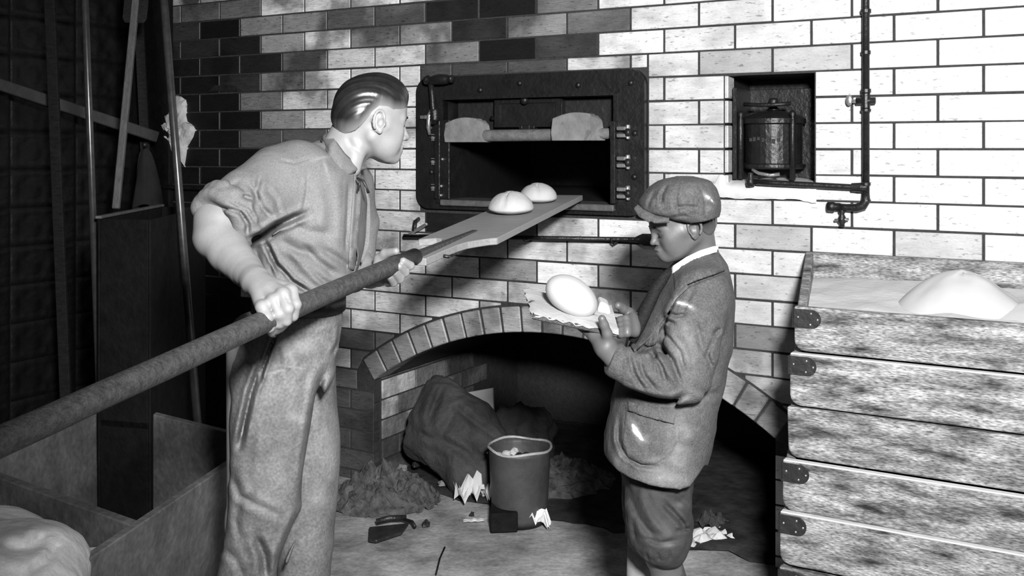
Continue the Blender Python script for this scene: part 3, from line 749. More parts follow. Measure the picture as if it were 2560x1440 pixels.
# ================================================================ PEEL, LOAVES
DV = Vector(((2136 - CX) / F, 1, (HY - 147) / F)).normalized()
def peelY(px, py): return 3139.0 / math.hypot(px - 2136, py - 147)
A_ = P(1037, 641, peelY(1037, 641))
SV = DV.cross(Vector((0, 0, 1))).normalized(); UV = SV.cross(DV).normalized()
def pl(s, t, h=0.0): return A_ + DV * s + SV * t + UV * h
pr = root('bread_peel', 'long wooden bread peel held by the man, carrying two loaves into the oven', 'bread peel', loc=A_)
hp = [P(x, y, peelY(x, y)) for x, y in ((-900, 1512), (-400, 1286), (-60, 1132), (0, 1104), (130, 1046), (250, 990), (400, 923), (560, 850), (700, 786), (860, 716), (960, 673), (1037, 641))]
MB().tube(hp, [.0225] * 6 + [.023] * 4 + [.0225] * 2, 18, flat=.95).build('handle', M['peel_dark'], pr, smooth=True, world=True)
half_ = [(0, .031), (.06, .034), (.13, .035), (.20, .039), (.25, .050), (.285, .070), (.315, .092), (.328, .110), (.335, .111), (1.285, .111)]
left = [(0, .026), (.17, .026), (.26, .03), (.285, .043), (.292, .065), (.275, .088), (.26, .106), (.27, .111), (1.27, .111)]
poly = [pl(s, t, -.004) for s, t in half_] + [pl(s, -t, -.004) for s, t in reversed(left)]
bl = MB(); n = len(poly)
top = poly; bot = [p - UV * .020 for p in poly]
bl.add(top + bot, [tuple(range(n)), tuple(range(2 * n - 1, n - 1, -1))] + [(i, i + n, (i + 1) % n + n, (i + 1) % n) for i in range(n)])
blo = bl.build('blade', M['peel'], pr, bevel=.002, world=True)
MB().hexa([pl(-.01, -.013, -.012), pl(-.01, .013, -.012), pl(.44, .010, -.012), pl(.44, -.010, -.012), pl(-.01, -.015, .010), pl(-.01, .015, .010), pl(.44, .010, -.0015), pl(.44, -.010, -.0015)]).build('handle_tongue', M['peel_dark'], pr, bevel=.003, world=True)
MB().tube([pl(.11, .028, -.018), pl(.11, .05, -.02)], .005, 8).tube([pl(.11, .05, -.02), pl(.15, .055, -.02)], .003, 8).build('wing_screw', M['iron'], pr, smooth=True, world=True)
def loaf(px, py, Y, rx, rz, lab, seed):
    s = (Y - A_.y) / DV.y
    # lateral place from the pixel column
    best = min(np.linspace(-.09, .09, 61), key=lambda t: abs(pix(pl(s, t))[0] - px))
    c = pl(s, best, -.003)
    n, m = 48, 24; vs = []; fl_ = []
    for i in range(m + 1):
        ph = math.pi * i / m
        for k in range(n):
            th = 2 * math.pi * k / n
            x = math.sin(ph) * math.cos(th); y = math.sin(ph) * math.sin(th); z = math.cos(ph)
            zz = z * rz if z > 0 else z * rz * .35
            bulge = 1 + .06 * (1 - abs(z)) 
            e = float(fbm(np.array(x * 2 + seed), np.array(y * 2), np.array(z * 2.))) * .035
            # crack across the crown, running front to back
            g = math.exp(-((x * .8 + .25 + .12 * math.sin(3 * y)) / .05)**2) * max(z, 0)**.5 * (1 if x < .3 else .4)
            g2 = math.exp(-((x - .05 - y * .5) / .04)**2) * max(z - .5, 0)
            q = 1 + e - .11 * g - .10 * g2
            vs.append(Vector((x * rx * q * bulge, y * rx * q * bulge, zz * q + rz * .35)))
            fl_.append(max(0, .6 * e / .035 + .25 - g * 2))
    mb = MB().add(vs, [(i * n + k, (i + 1) * n + k, (i + 1) * n + (k + 1) % n, i * n + (k + 1) % n) for i in range(m) for k in range(n)])
    o = mb.build('loaf', M['loaf'], None, smooth=True); o.location = c
    o.rotation_euler = (math.asin(DV.z), 0, rnd.uniform(-.3, .3)); tag(o, lab, 'loaf', 'loaves on the peel blade'); return o
loaf(1278, 520, 3.345, .0715, .056, 'nearer of two round pale loaves on the wooden peel blade, cracked on top', 1)
loaf(1344, 490, 3.61, .0650, .052, 'farther of two round pale loaves on the peel, at the oven mouth', 5)
# ================================================================ BOY'S BOARD AND DOUGH
tb = root('dough_board', 'small flour-crusted wooden board held in both hands by the boy', 'board', loc=P(1430, 780, 2.5))
q = [P(1332, 787, 2.40), P(1547, 833, 2.40), P(1528, 768, 2.60), P(1313, 725, 2.60)]
nrm = (q[1] - q[0]).cross(q[3] - q[0]).normalized()
mb = MB(); na = 26; mm = 12
def bp(s, t, h):
    e = .006 * math.sin(s * 19 + 2) if t < .03 else 0
    a = q[0].lerp(q[1], s); b = q[3].lerp(q[2], s); return a.lerp(b, t) + nrm * h
mb.hexa([bp(0, 0, -.012), bp(1, 0, -.012), bp(1, 1, -.012), bp(0, 1, -.012), bp(0, 0, 0), bp(1, 0, 0), bp(1, 1, 0), bp(0, 1, 0)])
mb.build('plank', M['peel_dark'], tb, bevel=.003, world=True)
vs = []
for j in range(mm + 1):
    for i in range(na + 1):
        s = i / na; t = j / mm; e = float(fbm(np.array(s * 7.), np.array(t * 5.), np.array(2.)))
        edge = min(s, 1 - s, t, 1 - t)
        s2 = s + (.012 * math.sin(t * 23) - .012 if i == 0 else 0); t2 = t - (.02 + .012 * math.sin(s * 31) * math.sin(s * 11) if j == 0 else 0)
        vs.append(bp(s2, t2, .003 + abs(e) * .008 - (.006 + .002 * math.sin(s * 40) if j == 0 else 0) - (.006 if i == 0 else 0)))
mb = MB().add(vs, [(j * (na + 1) + i, j * (na + 1) + i + 1, (j + 1) * (na + 1) + i + 1, (j + 1) * (na + 1) + i) for j in range(mm) for i in range(na)])
mb.build('flour_crust', mat('flour_crust', .42, .8, 14, .2, spots=.9, sscale=26, bump=.5, bscale=60, bdist=.004), tb, smooth=True, world=True)
mb = MB().hexa([bp(.80, .62, .002), bp(.97, .62, .002), bp(.97, .97, .002), bp(.80, .97, .002), bp(.82, .68, .028), bp(.93, .68, .022), bp(.93, .93, .022), bp(.82, .93, .028)])
mb.build('scrap_of_dough', M['dough'], tb, bevel=.006, seg=2, world=True)
n, m = 56, 30; vs = []
c = bp(.46, .5, .0) + nrm * .038; ax = (q[1] - q[0]).normalized(); ay = nrm.cross(ax).normalized()
for i in range(m + 1):
    ph = math.pi * i / m
    for k in range(n):
        th = 2 * math.pi * k / n; x = math.sin(ph) * math.cos(th); y = math.sin(ph) * math.sin(th); z = math.cos(ph)
        e = 1 + .02 * float(fbm(np.array(x * 1.2 + 3), np.array(y * 1.2), np.array(z * 1.2)))
        zz = z * .045 if z > 0 else max(z * .045, -.034)
        vs.append(c + ax * x * .068 * e * (1 + .05 * -z) + ay * y * .075 * e + nrm * (zz * e - .012 * x))
o = MB().add(vs, [(i * n + k, (i + 1) * n + k, (i + 1) * n + (k + 1) % n, i * n + (k + 1) % n) for i in range(m) for k in range(n)]).build('dough_ball', M['dough'], None, smooth=True)
tag(o, 'smooth white ball of raw dough on the board the boy holds', 'dough')
# ================================================================ UNDER THE ARCH
def lump(name, lab, cat, px, py, Y, r, mt, seed=0, amp=.35, n=18, m=12, fl=.0, sq=(1, 1, 1), smooth=True, fr=1.6, sink=.0):
    c = P(px, py, Y); vs = []
    for i in range(m + 1):
        ph = math.pi * i / m
        for k in range(n):
            th = 2 * math.pi * k / n; x = math.sin(ph) * math.cos(th); y = math.sin(ph) * math.sin(th); z = math.cos(ph)
            e = 1 + amp * 2 * float(fbm(np.array(x * fr + seed), np.array(y * fr + seed * .3), np.array(z * fr)))
            vs.append(Vector((x * r[0] * e * sq[0], y * r[1] * e, z * r[2] * e)))
    zmin = -.6 * r[2]
    vs = [Vector((v.x, v.y, max(v.z, zmin))) for v in vs]
    o = MB().add(vs, [(i * n + k, (i + 1) * n + k, (i + 1) * n + (k + 1) % n, i * n + (k + 1) % n) for i in range(m) for k in range(n)]).build(name, mt, None, smooth=smooth)
    o.location = c
    if fl is not None: o.location.z = fl + .6 * r[2] - sink
    return tag(o, lab, cat)
def crumple(name, lab, cat, c, size, mt, seed, n=11, spike=.5, rot=0):
    """crumpled sheet: folded grid with sharp creases"""
    rr = random.Random(seed); vs = []
    for j in range(n):
        for i in range(n):
            s = i / (n - 1) - .5; t = j / (n - 1) - .5
            x = s * size[0] * (1 - .15 * rr.random()); y = t * size[1] * (1 - .15 * rr.random())
            z = size[2] * (abs(math.sin(s * 9 + seed) * math.cos(t * 7 + seed * 2)) * .5 + spike * rr.random() * .25 + .5 * (1 - 2 * abs(s)) * (1 - abs(2 * t)))
            vs.append((x, y, max(z, .003)))
    o = MB().add(vs, [(j * n + i, j * n + i + 1, (j + 1) * n + i + 1, (j + 1) * n + i) for j in range(n - 1) for i in range(n - 1)]).build(name, mt, None)
    o.location = c; o.rotation_euler = (0, 0, rot); return tag(o, lab, cat)
def onf(px, py):   # point on the floor under a pixel
    Y = CH * F / (py - HY); return P(px, py, Y)
# bucket
bc = onf(1298, 1300); bc.z = .0
bk = root('ash_bucket', 'battered dark metal bucket of cinders standing in front of the fire arch', 'bucket', loc=bc)
wob = lambda t, i: .02 * math.sin(3 * t + 1) + .01 * math.sin(5 * t)
MB().lathe([(.0, .004), (.100, .004), (.103, .0), (.108, .03), (.110, .075), (.113, .13), (.116, .19), (.120, .27), (.123, .285), (.118, .285), (.114, .268), (.102, .03), (0, .03)], (0, 0, 0), 40, 'z', wob=wob).build('pail', mat('pail_iron', .055, .55, 9, .4, bump=.5, bscale=16), bk, smooth=True)
MB().tube([Vector((.1225 * math.cos(t) * (1 + wob(t, 0)), .1225 * math.sin(t) * (1 + wob(t, 0)), .286 + .004 * math.sin(4 * t))) for t in [2 * math.pi * k / 36 for k in range(37)]], .0055, 8, caps=False).build('rolled_rim', mat('rim_metal', .42, .45, 20, .4, bump=.4), bk, smooth=True)
MB().tube([(-.125, 0, .26), (-.120, .05, .25), (-.09, .115, .225), (0, .145, .21), (.09, .115, .225), (.120, .05, .25), (.125, 0, .26)], .0035, 8).build('bail', M['iron'], bk, smooth=True)
for i in range(14):
    a = rnd.uniform(0, 6.28); r_ = .085 * math.sqrt(rnd.random()); s = rnd.uniform(.014, .026)
    o = lump('cinder', 'cinder', None, 1280, 900, 3, (s, s, s * .8), M['coal'] if i > 3 else mat('pale_cinder', .5, .9, 20, .3), i, .4, 8, 6, None, smooth=False)
    o.parent = bk; o.location = (r_ * math.cos(a), r_ * math.sin(a), .245); 
    if 'label' in o: del o['label']
# heap of ash and rubble at the foot of the left pier
def ash_heap(name, lab, c, r, h, seed):
    def f(s, t):
        a = 2 * math.pi * s; e = float(fbm(np.array(math.cos(a) * t * 4 + seed), np.array(math.sin(a) * t * 4), np.array(.7), 4))
        return (c.x + r[0] * t * math.cos(a), c.y + r[1] * t * math.sin(a), c.z + h * max(0, (1 - t**2.4)) * (.85 + .8 * e) + .035 * float(fbm(np.array(math.cos(a) * t * 14 + seed), np.array(math.sin(a) * t * 14), np.array(2.1), 3)) - .004)
    return tag(grid_surf(f, 64, 26, name, M['ash'], None, smooth=False), lab, 'ash', kind='stuff')
ash_heap('ash_heap', 'rough heap of ash and clinker at the foot of the left arch pier', Vector((-.53, 4.12, 0)), (.24, .20), .13, 1)
ash_heap('ash_heap', 'low drift of ash inside the fire arch behind the bucket', Vector((.12, 4.32, 0)), (.35, .25), .11, 4)
for i, (px, py, s) in enumerate([(1005, 1190, .022), (1040, 1200, .018), (1075, 1215, .022), (960, 1170, .02), (1100, 1165, .024), (1020, 1165, .02), (1105, 1225, .016), (1065, 1316, .016), (1180, 1290, .012), (1090, 1190, .018), (1000, 1150, .024), (890, 1190, .018)]):
    lump('clinker', ['dark clinker lump on the ash heap by the left arch pier', 'single dark cinder on the open floor ' + ('right of the dustpan' if i == 7 else 'just left of the wood block'), 'dark cinder at the foot of the brick pier behind the man'][1 if i in (7, 8) else (2 if i == 11 else 0)], 'clinker', px, py, onf(px, py).y, (s, s, s * .8), M['coal'] if i % 3 else mat('grey_clinker', .2, .9, 30, .4), i * 3, .5, 9, 7, (.0 if i in (7, 8, 11) else .02 + .04 * (i % 3)), smooth=False)['group'] = ['clinkers on the ash heap', 'cinders on the open floor', 'cinder by the pier'][1 if i in (7, 8) else (2 if i == 11 else 0)]
# paper
crumple('crumpled_paper', 'torn white paper crumpled on the floor left of the bucket', 'paper', onf(1182, 1262) + Vector((0, 0, .0)), (.15, .10, .15), M['paper'], 3, 9, .8, .4)
crumple('crumpled_paper', 'small flat scrap of white paper on the floor below the crumpled sheet', 'paper', onf(1185, 1303), (.09, .04, .012), M['paper'], 5, 7, .4, .1)
crumple('white_rag', 'white crumpled rag leaning on the bucket at its right front', 'rag', onf(1335, 1318), (.13, .07, .11), mat('white_rag', .8, .8, 9, .15), 8, 9, .7, -.3)
crumple('crumpled_paper', 'pale crumpled paper on the floor behind the boy', 'paper', onf(1762, 1350), (.20, .12, .05), M['paper'], 12, 10, .8, .3)
crumple('dark_rag', 'dark rag on the floor behind the legs of the boy', 'rag', onf(1775, 1318), (.14, .1, .07), M['sack'], 15, 10, .8, .9)
# dark dustpan
dp = root('dustpan', 'black dustpan lying on the floor between the man and the bucket', 'dustpan', loc=onf(970, 1335))
MB().prism([(-.075, .03, .004), (.07, .07, .004), (.055, -.02, .004), (-.03, -.10, .004), (-.06, -.09, .004)], (0, 0, .012)).build('pan', M['coal'], dp, bevel=.003)
MB().tube([(-.05, .045, .03), (.0, .06, .038), (.06, .075, .034)], .010, 10).build('rolled_back', M['coal'], dp, smooth=True)
MB().tube([(.05, .07, .03), (.085, .05, .028), (.10, .02, .02)], .006, 8).build('handle', M['iron'], dp, smooth=True)
# twig
tag(MB().tube([onf(1112, 1372) + Vector((0, 0, .006)), onf(1100, 1400) + Vector((0, 0, .007)), onf(1090, 1440) + Vector((0, 0, .006))], .003, 7).build('straw', M['oldwood'], None, smooth=True), 'thin dark straw lying on the floor near the lower picture edge', 'straw')
# bricks lying in the arch and a box fragment by the bucket
tag(MB().hexa([onf(1226, 1335) + Vector((0, 0, z)) if k == 0 else (onf(1295, 1332) + Vector((0, 0, z)) if k == 1 else (onf(1285, 1300) + Vector((0, 0, z)) if k == 2 else onf(1228, 1302) + Vector((0, 0, z)))) for z in (.002, .075) for k in range(4)]).build('wood_block', M['oldwood'], None, bevel=.004), 'dark square wood block on the floor against the front of the bucket', 'block')
# ================================================================ LEFT SIDE
def pole(name, lab, a, b, r, mt, cat='pole'):
    o = MB().tube([a, a.lerp(b, .5), b], r, 14).build(name, mt, None, smooth=True); return tag(o, lab, cat)
polem = mat('dull_pipe', .10, .28, 30, .35, metal=.6)
a = P(212, -10, 3.5); b = P(242, 800, 3.5); d = (a - b) / (a.z - b.z)
pole('standing_pipe', 'upright metal pipe with a bright gleam at the front edge of the dark bin', b + d * (0 - b.z), b + d * (2.98 - b.z), .0125, polem)
a = P(409, -10, 3.75); b = P(462, 660, 3.6); d = (a - b) / (a.z - b.z)
pole('standing_pipe', 'tilted dark metal pipe in front of the crumbling plaster patch', b + d * (0 - b.z), b + d * (2.98 - b.z), .0145, polem)
lp = root('leaning_peel', 'old wooden peel leaning upside down against the tin wall, paddle at top', 'bread peel', loc=P(290, 520, 4.25))
a = P(290, 522, 4.15); b = P(334, 60, 4.3); d = (b - a).normalized()
MB().bar(a, b + d * .25, .030, .022, up=(0, 1, 0)).build('handle', mat('grey_wood', .12, .5, 20, .35, (4, 4, 1), bump=.2), lp, bevel=.004, world=True)
s_ = d.cross(Vector((0, 1, 0))).normalized(); c0 = b + d * .005
for sg, w_ in ((1, .046), (-1, .046)):
    pass
MB().prism([c0 + s_ * -.052 + d * .02, c0 - s_ * .04, c0 + s_ * .04, c0 + s_ * .052 + d * .02, c0 + s_ * .055 + d * .5, c0 - s_ * .055 + d * .5], (0, .012, 0)).build('blade', M['midwood'], lp, bevel=.003, world=True)
for px0, lab, x0, x1, yb, Y in ((125, 'dark vertical board standing against the pressed tin wall', 124, 150, 640, 4.25), (350, 'narrow dark board standing in the corner beside the brick wall', 345, 372, 560, 4.9)):
    a = P(x0, -10, Y); b = P(x1, yb, Y); w_ = .045; d = (a - b) / (a.z - b.z)
    a = b + d * (2.95 - b.z); b = b + d * (.0 - b.z)
    tag(MB().bar(b, a, w_, .02, up=(0, 1, 0)).build('upright_board', M['midwood'], None, bevel=.003), lab, 'board')
a = P(-60, 192, 4.20); b = P(392, 343, 4.78)
tag(MB().bar(a, b, .03, .052).build('slanting_rail', mat('rail_wood', .05, .6, 14, .3, bump=.3), None, bevel=.004), 'wooden rail slanting down across the pressed tin wall to the corner', 'rail')
# dark bin; its lit rim is coloured in with a paler strip
bn = root('storage_bin', 'tall dark storage bin with a thin rim coloured as lit between the two metal pipes', 'bin', loc=P(300, 700, 3.9) * 1)
A0_ = P(243, 547, 3.42); A1_ = P(402, 514, 4.12)
e1 = (A1_ - A0_); e2 = Vector((.20, -.05, 0))
def bx(s, t, z): p = A0_ + e1 * s + e2 * t; return Vector((p.x, p.y, z))
zt = A0_.z
for nm, (s0, t0, s1, t1) in (('side_panel', (0, 0, 1, .05)), ('side_panel', (0, .95, 1, 1)), ('end_panel', (0, .05, .03, .95)), ('end_panel', (.97, .05, 1, .95))):
    MB().hexa([bx(s0, t0, 0), bx(s1, t0, 0), bx(s1, t1, 0), bx(s0, t1, 0), bx(s0, t0, zt), bx(s1, t0, zt), bx(s1, t1, zt), bx(s0, t1, zt)]).build(nm, M['oldwood'], bn, bevel=.003, world=True)
MB().hexa([bx(0, .05, .5), bx(1, .05, .5), bx(1, .95, .5), bx(0, .95, .5), bx(0, .05, .52), bx(1, .05, .52), bx(1, .95, .52), bx(0, .95, .52)]).build('floor_panel', M['oldwood'], bn, world=True)
MB().bar(bx(0, .02, zt + .005), bx(1, .02, zt + .005), .022, .010).build('lit_rim_strip', mat('lit_rim_wood', .12, .5, 20, .3), bn, bevel=.002, world=True)
# hanging apron / cloth in the corner
hk = root('hanging_cloth', 'dark limp cloth hanging from a knob in the corner below the slanting rail', 'cloth', loc=P(365, 365, 4.6))
def hc(s, t):
    ang = s * math.pi * 2; w_ = (.012 + .045 * t**.6) * (1 + .25 * math.sin(3 * ang + 2 * t) + .1 * math.sin(7 * ang))
    p = P(362 + 6 * t, 372, 4.55); return (p.x + w_ * math.cos(ang) * 1.1, p.y + w_ * .5 * math.sin(ang), p.z - .27 * t - .02 * math.cos(2 * ang) * t)
o = grid_surf(hc, 40, 16, 'cloth', mat('dark_cloth', .018, .9, 9, .5, spec=.2), None); o.parent = hk; o.matrix_parent_inverse = Matrix.Translation(-hk.location)
MB().ell(P(362, 362, 4.55), (.014, .014, .014)).tube([P(362, 362, 4.55), P(366, 360, 4.95)], .006, 8).build('peg', M['iron'], hk, smooth=True, world=True)
# long dough trough at the lower left
tw = mat('left_trough_wood', .12, .75, 8, .55, (1, 1, 1), .3, 30, grain=.25, gscale=60)
lt = root('kneading_trough', 'long dark wooden kneading trough with a cross board at lower left, holding a sack', 'trough', loc=(-1.2, 2.4, 0))
Q0 = P(335, 1303, 2.405); Z = Q0.z
g1 = Vector((.185, 1, 0)); g2 = Vector((-.66, .46, 0))
def lq(s, t, z): p = Vector((Q0.x, Q0.y, 0)) + g1 * s + g2 * t; return Vector((p.x, p.y, z))
def slab(nm, s0, s1, t0, t1, z0, z1, mt=None, fl=0.0):
    return MB().hexa([lq(s0, t0 + fl, z0), lq(s1, t0 + fl, z0), lq(s1, t1 + fl, z0), lq(s0, t1 + fl, z0), lq(s0, t0, z1), lq(s1, t0, z1), lq(s1, t1, z1), lq(s0, t1, z1)]).build(nm, mt or tw, lt, bevel=.003, world=True)
slab('side_board', -.75, .72, -.035, 0, .16, Z, fl=.06); slab('side_board', -.75, .72, 1.0, 1.035, .16, Z, fl=-.06)
slab('cross_board', .0, .032, 0, 1, .18, Z - .012); slab('end_board', .69, .72, 0, 1, .18, Z - .01); slab('end_board', -.75, -.72, 0, 1, .18, Z)
slab('bottom_board', -.75, .72, .06, .94, .16, .18)
for s in (-.70, .66):
    for t in (.06, .92): slab('leg', s, s + .045, t, t + .05, 0, .165)
sk = [(-.62, .55, .24, .30), (-.35, .55, .28, .30), (-.20, .5, .25, .22), (-.45, .75, .27, .24)]
# ================================================================ SIGNED DISTANCE MODELLING
class Field:
    def __init__(s, lo, hi, h):
        s.lo = np.array(lo, float); s.h = h; s.n = np.ceil((np.array(hi) - s.lo) / h).astype(int) + 1
        s.D = np.full(s.n, 0.06, np.float32)
    def box(s, lo, hi, m):
        a = np.maximum(np.floor((np.array(lo) - m - s.lo) / s.h).astype(int), 0); b = np.minimum(np.ceil((np.array(hi) + m - s.lo) / s.h).astype(int) + 1, s.n)
        if np.any(b <= a): return None
        ax = [(s.lo[i] + s.h * np.arange(a[i], b[i])).astype(np.float32) for i in range(3)]
        sl = tuple(slice(a[i], b[i]) for i in range(3))
        return sl, ax[0][:, None, None], ax[1][None, :, None], ax[2][None, None, :]
    def comb(s, sl, d, k, sub=False):
        A = s.D[sl]
        if sub:
            d = -d; h = np.clip(.5 + .5 * (d - A) / k, 0, 1) if k > 0 else (d > A).astype(np.float32)
            s.D[sl] = A * (1 - h) + d * h + k * h * (1 - h)
        else:
            h = np.clip(.5 + .5 * (A - d) / k, 0, 1) if k > 0 else (d < A).astype(np.float32)
            s.D[sl] = A * (1 - h) + d * h - k * h * (1 - h)
    def cone(s, a, b, ra, rb=None, k=.01, sub=False, flat=None):
        rb = ra if rb is None else rb; a = np.array(a, np.float32); b = np.array(b, np.float32); r = max(ra, rb)
        q = s.box(np.minimum(a, b) - r, np.maximum(a, b) + r, .03 + k)
        if q is None: return
        sl, X, Y, Z = q; ab = b - a; L2 = float(ab @ ab) + 1e-9
        t = np.clip(((X - a[0]) * ab[0] + (Y - a[1]) * ab[1] + (Z - a[2]) * ab[2]) / L2, 0, 1)
        dx = X - a[0] - t * ab[0]; dy = Y - a[1] - t * ab[1]; dz = Z - a[2] - t * ab[2]
        if flat is not None:      # flat = (axis vector, factor): squash along the axis
            f = np.array(flat[0], float); f = f / np.linalg.norm(f); c = dx * f[0] + dy * f[1] + dz * f[2]; g = 1 / flat[1] - 1
            dx = dx + c * f[0] * g; dy = dy + c * f[1] * g; dz = dz + c * f[2] * g
        d = np.sqrt(dx * dx + dy * dy + dz * dz) - (ra + t * (rb - ra))
        if flat is not None: d = d * (.5 + .5 * flat[1])
        s.comb(sl, d.astype(np.float32), k, sub)
    def chain(s, pts, rs, k=.006, k0=None):
        for i in range(len(pts) - 1): s.cone(pts[i], pts[i + 1], rs[i], rs[i + 1], min(k, .005) if i else (k if k0 is None else k0))
    def ell(s, c, r, rot=None, k=.01, sub=False):
        c = np.array(c, np.float32); R_ = max(r); q = s.box(c - R_, c + R_, .03 + k)
        if q is None: return
        sl, X, Y, Z = q; dx, dy, dz = X - c[0], Y - c[1], Z - c[2]
        if rot is not None:
            m = np.array(rot)      # columns = local axes in world
            dx, dy, dz = (dx * m[0, i] + dy * m[1, i] + dz * m[2, i] for i in range(3))
        p = np.sqrt((dx / r[0])**2 + (dy / r[1])**2 + (dz / r[2])**2); g = np.sqrt((dx / r[0]**2)**2 + (dy / r[1]**2)**2 + (dz / r[2]**2)**2) + 1e-6
        d = p * (p - 1) / g
        s.comb(sl, d.astype(np.float32), k, sub)
    def loft(s, st, k=.02, e=2.3, yaw=0.0, zpad=.0):
        """st: rows (z, xl, xr, yc, halfdepth) from top to bottom"""
        st = sorted(st, key=lambda r: r[0]); zz = np.array([r[0] for r in st]); xl = np.array([r[1] for r in st]); xr = np.array([r[2] for r in st])
        yc = np.array([r[3] for r in st]); hb = np.array([r[4] for r in st])
        q = s.box((xl.min(), (yc - hb).min(), zz[0] - zpad), (xr.max(), (yc + hb).max(), zz[-1] + zpad), .04)
        if q is None: return
        sl, X, Y, Z = q; z = Z[0, 0]
        fi = lambda a: smooth_interp(z, zz, a)[None, None, :].astype(np.float32)
        cx = fi((xl + xr) / 2); a = fi((xr - xl) / 2); cy = fi(yc); b = fi(hb)
        dx = X - cx; dy = Y - cy
        if yaw: c_, s_ = math.cos(yaw), math.sin(yaw); dx, dy = dx * c_ + dy * s_, -dx * s_ + dy * c_
        p = ((np.abs(dx) / a)**e + (np.abs(dy) / b)**e)**(1 / e); d = (p - 1) * np.minimum(a, b)
        zc = np.maximum(zz[0] - Z, Z - zz[-1]); d = np.where(zc > 0, np.sqrt(np.maximum(d, 0)**2 + zc**2) + np.minimum(d, 0) * 0, np.maximum(d, zc))
        s.comb(sl, d.astype(np.float32), k)
    def px(s, sl=None):
        X = (s.lo[0] + s.h * np.arange(s.n[0]))[:, None, None]; Y = (s.lo[1] + s.h * np.arange(s.n[1]))[None, :, None]; Z = (s.lo[2] + s.h * np.arange(s.n[2]))[None, None, :]
        return X, Y, Z
    def folds(s, items, yfront):
        """items: (polyline in pixels, width px, depth m): furrows (depth>0) or ridges (<0) on the side facing yfront(z)"""
        idx = np.argwhere(np.abs(s.D) < .03)
        if len(idx) == 0: return
        p = s.lo + idx * s.h; u = CX + F * p[:, 0] / p[:, 1]; v = HY + (CH - p[:, 2]) * F / p[:, 1]
        add = np.zeros(len(idx), np.float32)
        fm = np.clip((yfront(p) - p[:, 1]) / .04, 0, 1)
        for pts, wd, dp in items:
            pa = np.array(pts, float)
            sel = (u > pa[:, 0].min() - 4 * wd) & (u < pa[:, 0].max() + 4 * wd) & (v > pa[:, 1].min() - 4 * wd) & (v < pa[:, 1].max() + 4 * wd) & (fm > 0)
            if not sel.any(): continue
            us, vs_ = u[sel], v[sel]; best = np.full(sel.sum(), 1e9); tt = np.zeros(sel.sum()); L = len(pa) - 1; side = np.zeros(sel.sum())
            for i in range(L):
                a, b = pa[i], pa[i + 1]; ab = b - a; t = np.clip(((us - a[0]) * ab[0] + (vs_ - a[1]) * ab[1]) / (ab @ ab + 1e-9), 0, 1)
                ex = us - a[0] - t * ab[0]; ey = vs_ - a[1] - t * ab[1]; d2 = ex**2 + ey**2
                m = d2 < best; best = np.where(m, d2, best); tt = np.where(m, (i + t) / L, tt)
            d = np.sqrt(best); taper = np.clip(np.minimum(tt, 1 - tt) * 5 + .15, 0, 1)
            add[sel] += (dp * (np.exp(-(d / wd)**2) - .35 * np.exp(-((d - 2.3 * wd) / wd)**2)) * taper * fm[sel]).astype(np.float32)
        s.D[tuple(idx.T)] += add
    def noise(s, scale, amp, seed=0, o=2, lim=.03):
        idx = np.argwhere(np.abs(s.D) < lim); p = (s.lo + idx * s.h) * scale + seed
        s.D[tuple(idx.T)] += (fbm(p[:, 0], p[:, 1], p[:, 2], o) * amp).astype(np.float32)
    def surf(s, px, py, y0=1.5, back=False):
        """depth of the first surface along a pixel ray"""
        Ys = np.arange(max(y0, s.lo[1]), s.lo[1] + s.h * (s.n[1] - 1), s.h * .6)
        x = (px - CX) * Ys / F; z = CH - (py - HY) * Ys / F
        i = np.round((x - s.lo[0]) / s.h).astype(int); j = np.round((Ys - s.lo[1]) / s.h).astype(int); k = np.round((z - s.lo[2]) / s.h).astype(int)
        ok = (i >= 0) & (i < s.n[0]) & (j >= 0) & (j < s.n[1]) & (k >= 0) & (k < s.n[2])
        d = np.full(len(Ys), .06); d[ok] = s.D[i[ok], j[ok], k[ok]]
        hit = np.where(d < 0)[0]
        if len(hit) == 0:
            return None if back else float(Ys[np.argmin(d)])
        a = hit[0]
        if a > 0 and d[a - 1] > d[a]: return float(Ys[a - 1] + (Ys[a] - Ys[a - 1]) * d[a - 1] / (d[a - 1] - d[a]))
        return float(Ys[a])
    def mesh(s, name, mt, parent, flour=None, fade=None):
        g = vdb.FloatGrid(.06); g.copyFromArray(s.D, tolerance=0.0); 
        p, t, q = g.convertToPolygons(isovalue=0.0, adaptivity=0.0)
        co = p * s.h + s.lo
        loc = np.array(parent.location) if parent else np.zeros(3)
        me = bpy.data.meshes.new(name); nv, nq, nt_ = len(co), len(q), len(t)
        me.vertices.add(nv); me.vertices.foreach_set('co', (co - loc).astype(np.float32).ravel())
        q = q[:, ::-1]; t = t[:, ::-1]
        loops = np.concatenate([q.ravel(), t.ravel()]).astype(np.int32); me.loops.add(len(loops)); me.loops.foreach_set('vertex_index', loops)
        me.polygons.add(nq + nt_); ls = np.concatenate([np.arange(nq) * 4, nq * 4 + np.arange(nt_) * 3]).astype(np.int32)
        me.polygons.foreach_set('loop_start', ls); me.update(calc_edges=True); me.validate()
        me.polygons.foreach_set('use_smooth', np.ones(len(me.polygons), bool))
        if flour is not None:
            at = me.attributes.new('flour', 'FLOAT', 'POINT'); u = CX + F * co[:, 0] / co[:, 1]; v = HY + (CH - co[:, 2]) * F / co[:, 1]; a = np.zeros(nv)
            for (x, y, rx, ry, ang, st) in flour:
                c_, s_ = math.cos(R(ang)), math.sin(R(ang)); dx, dy = u - x, v - y
                a = np.maximum(a, st * np.exp(-(((dx * c_ + dy * s_) / rx)**2 + ((-dx * s_ + dy * c_) / ry)**2)))
            at.data.foreach_set('value', a.astype(np.float32))
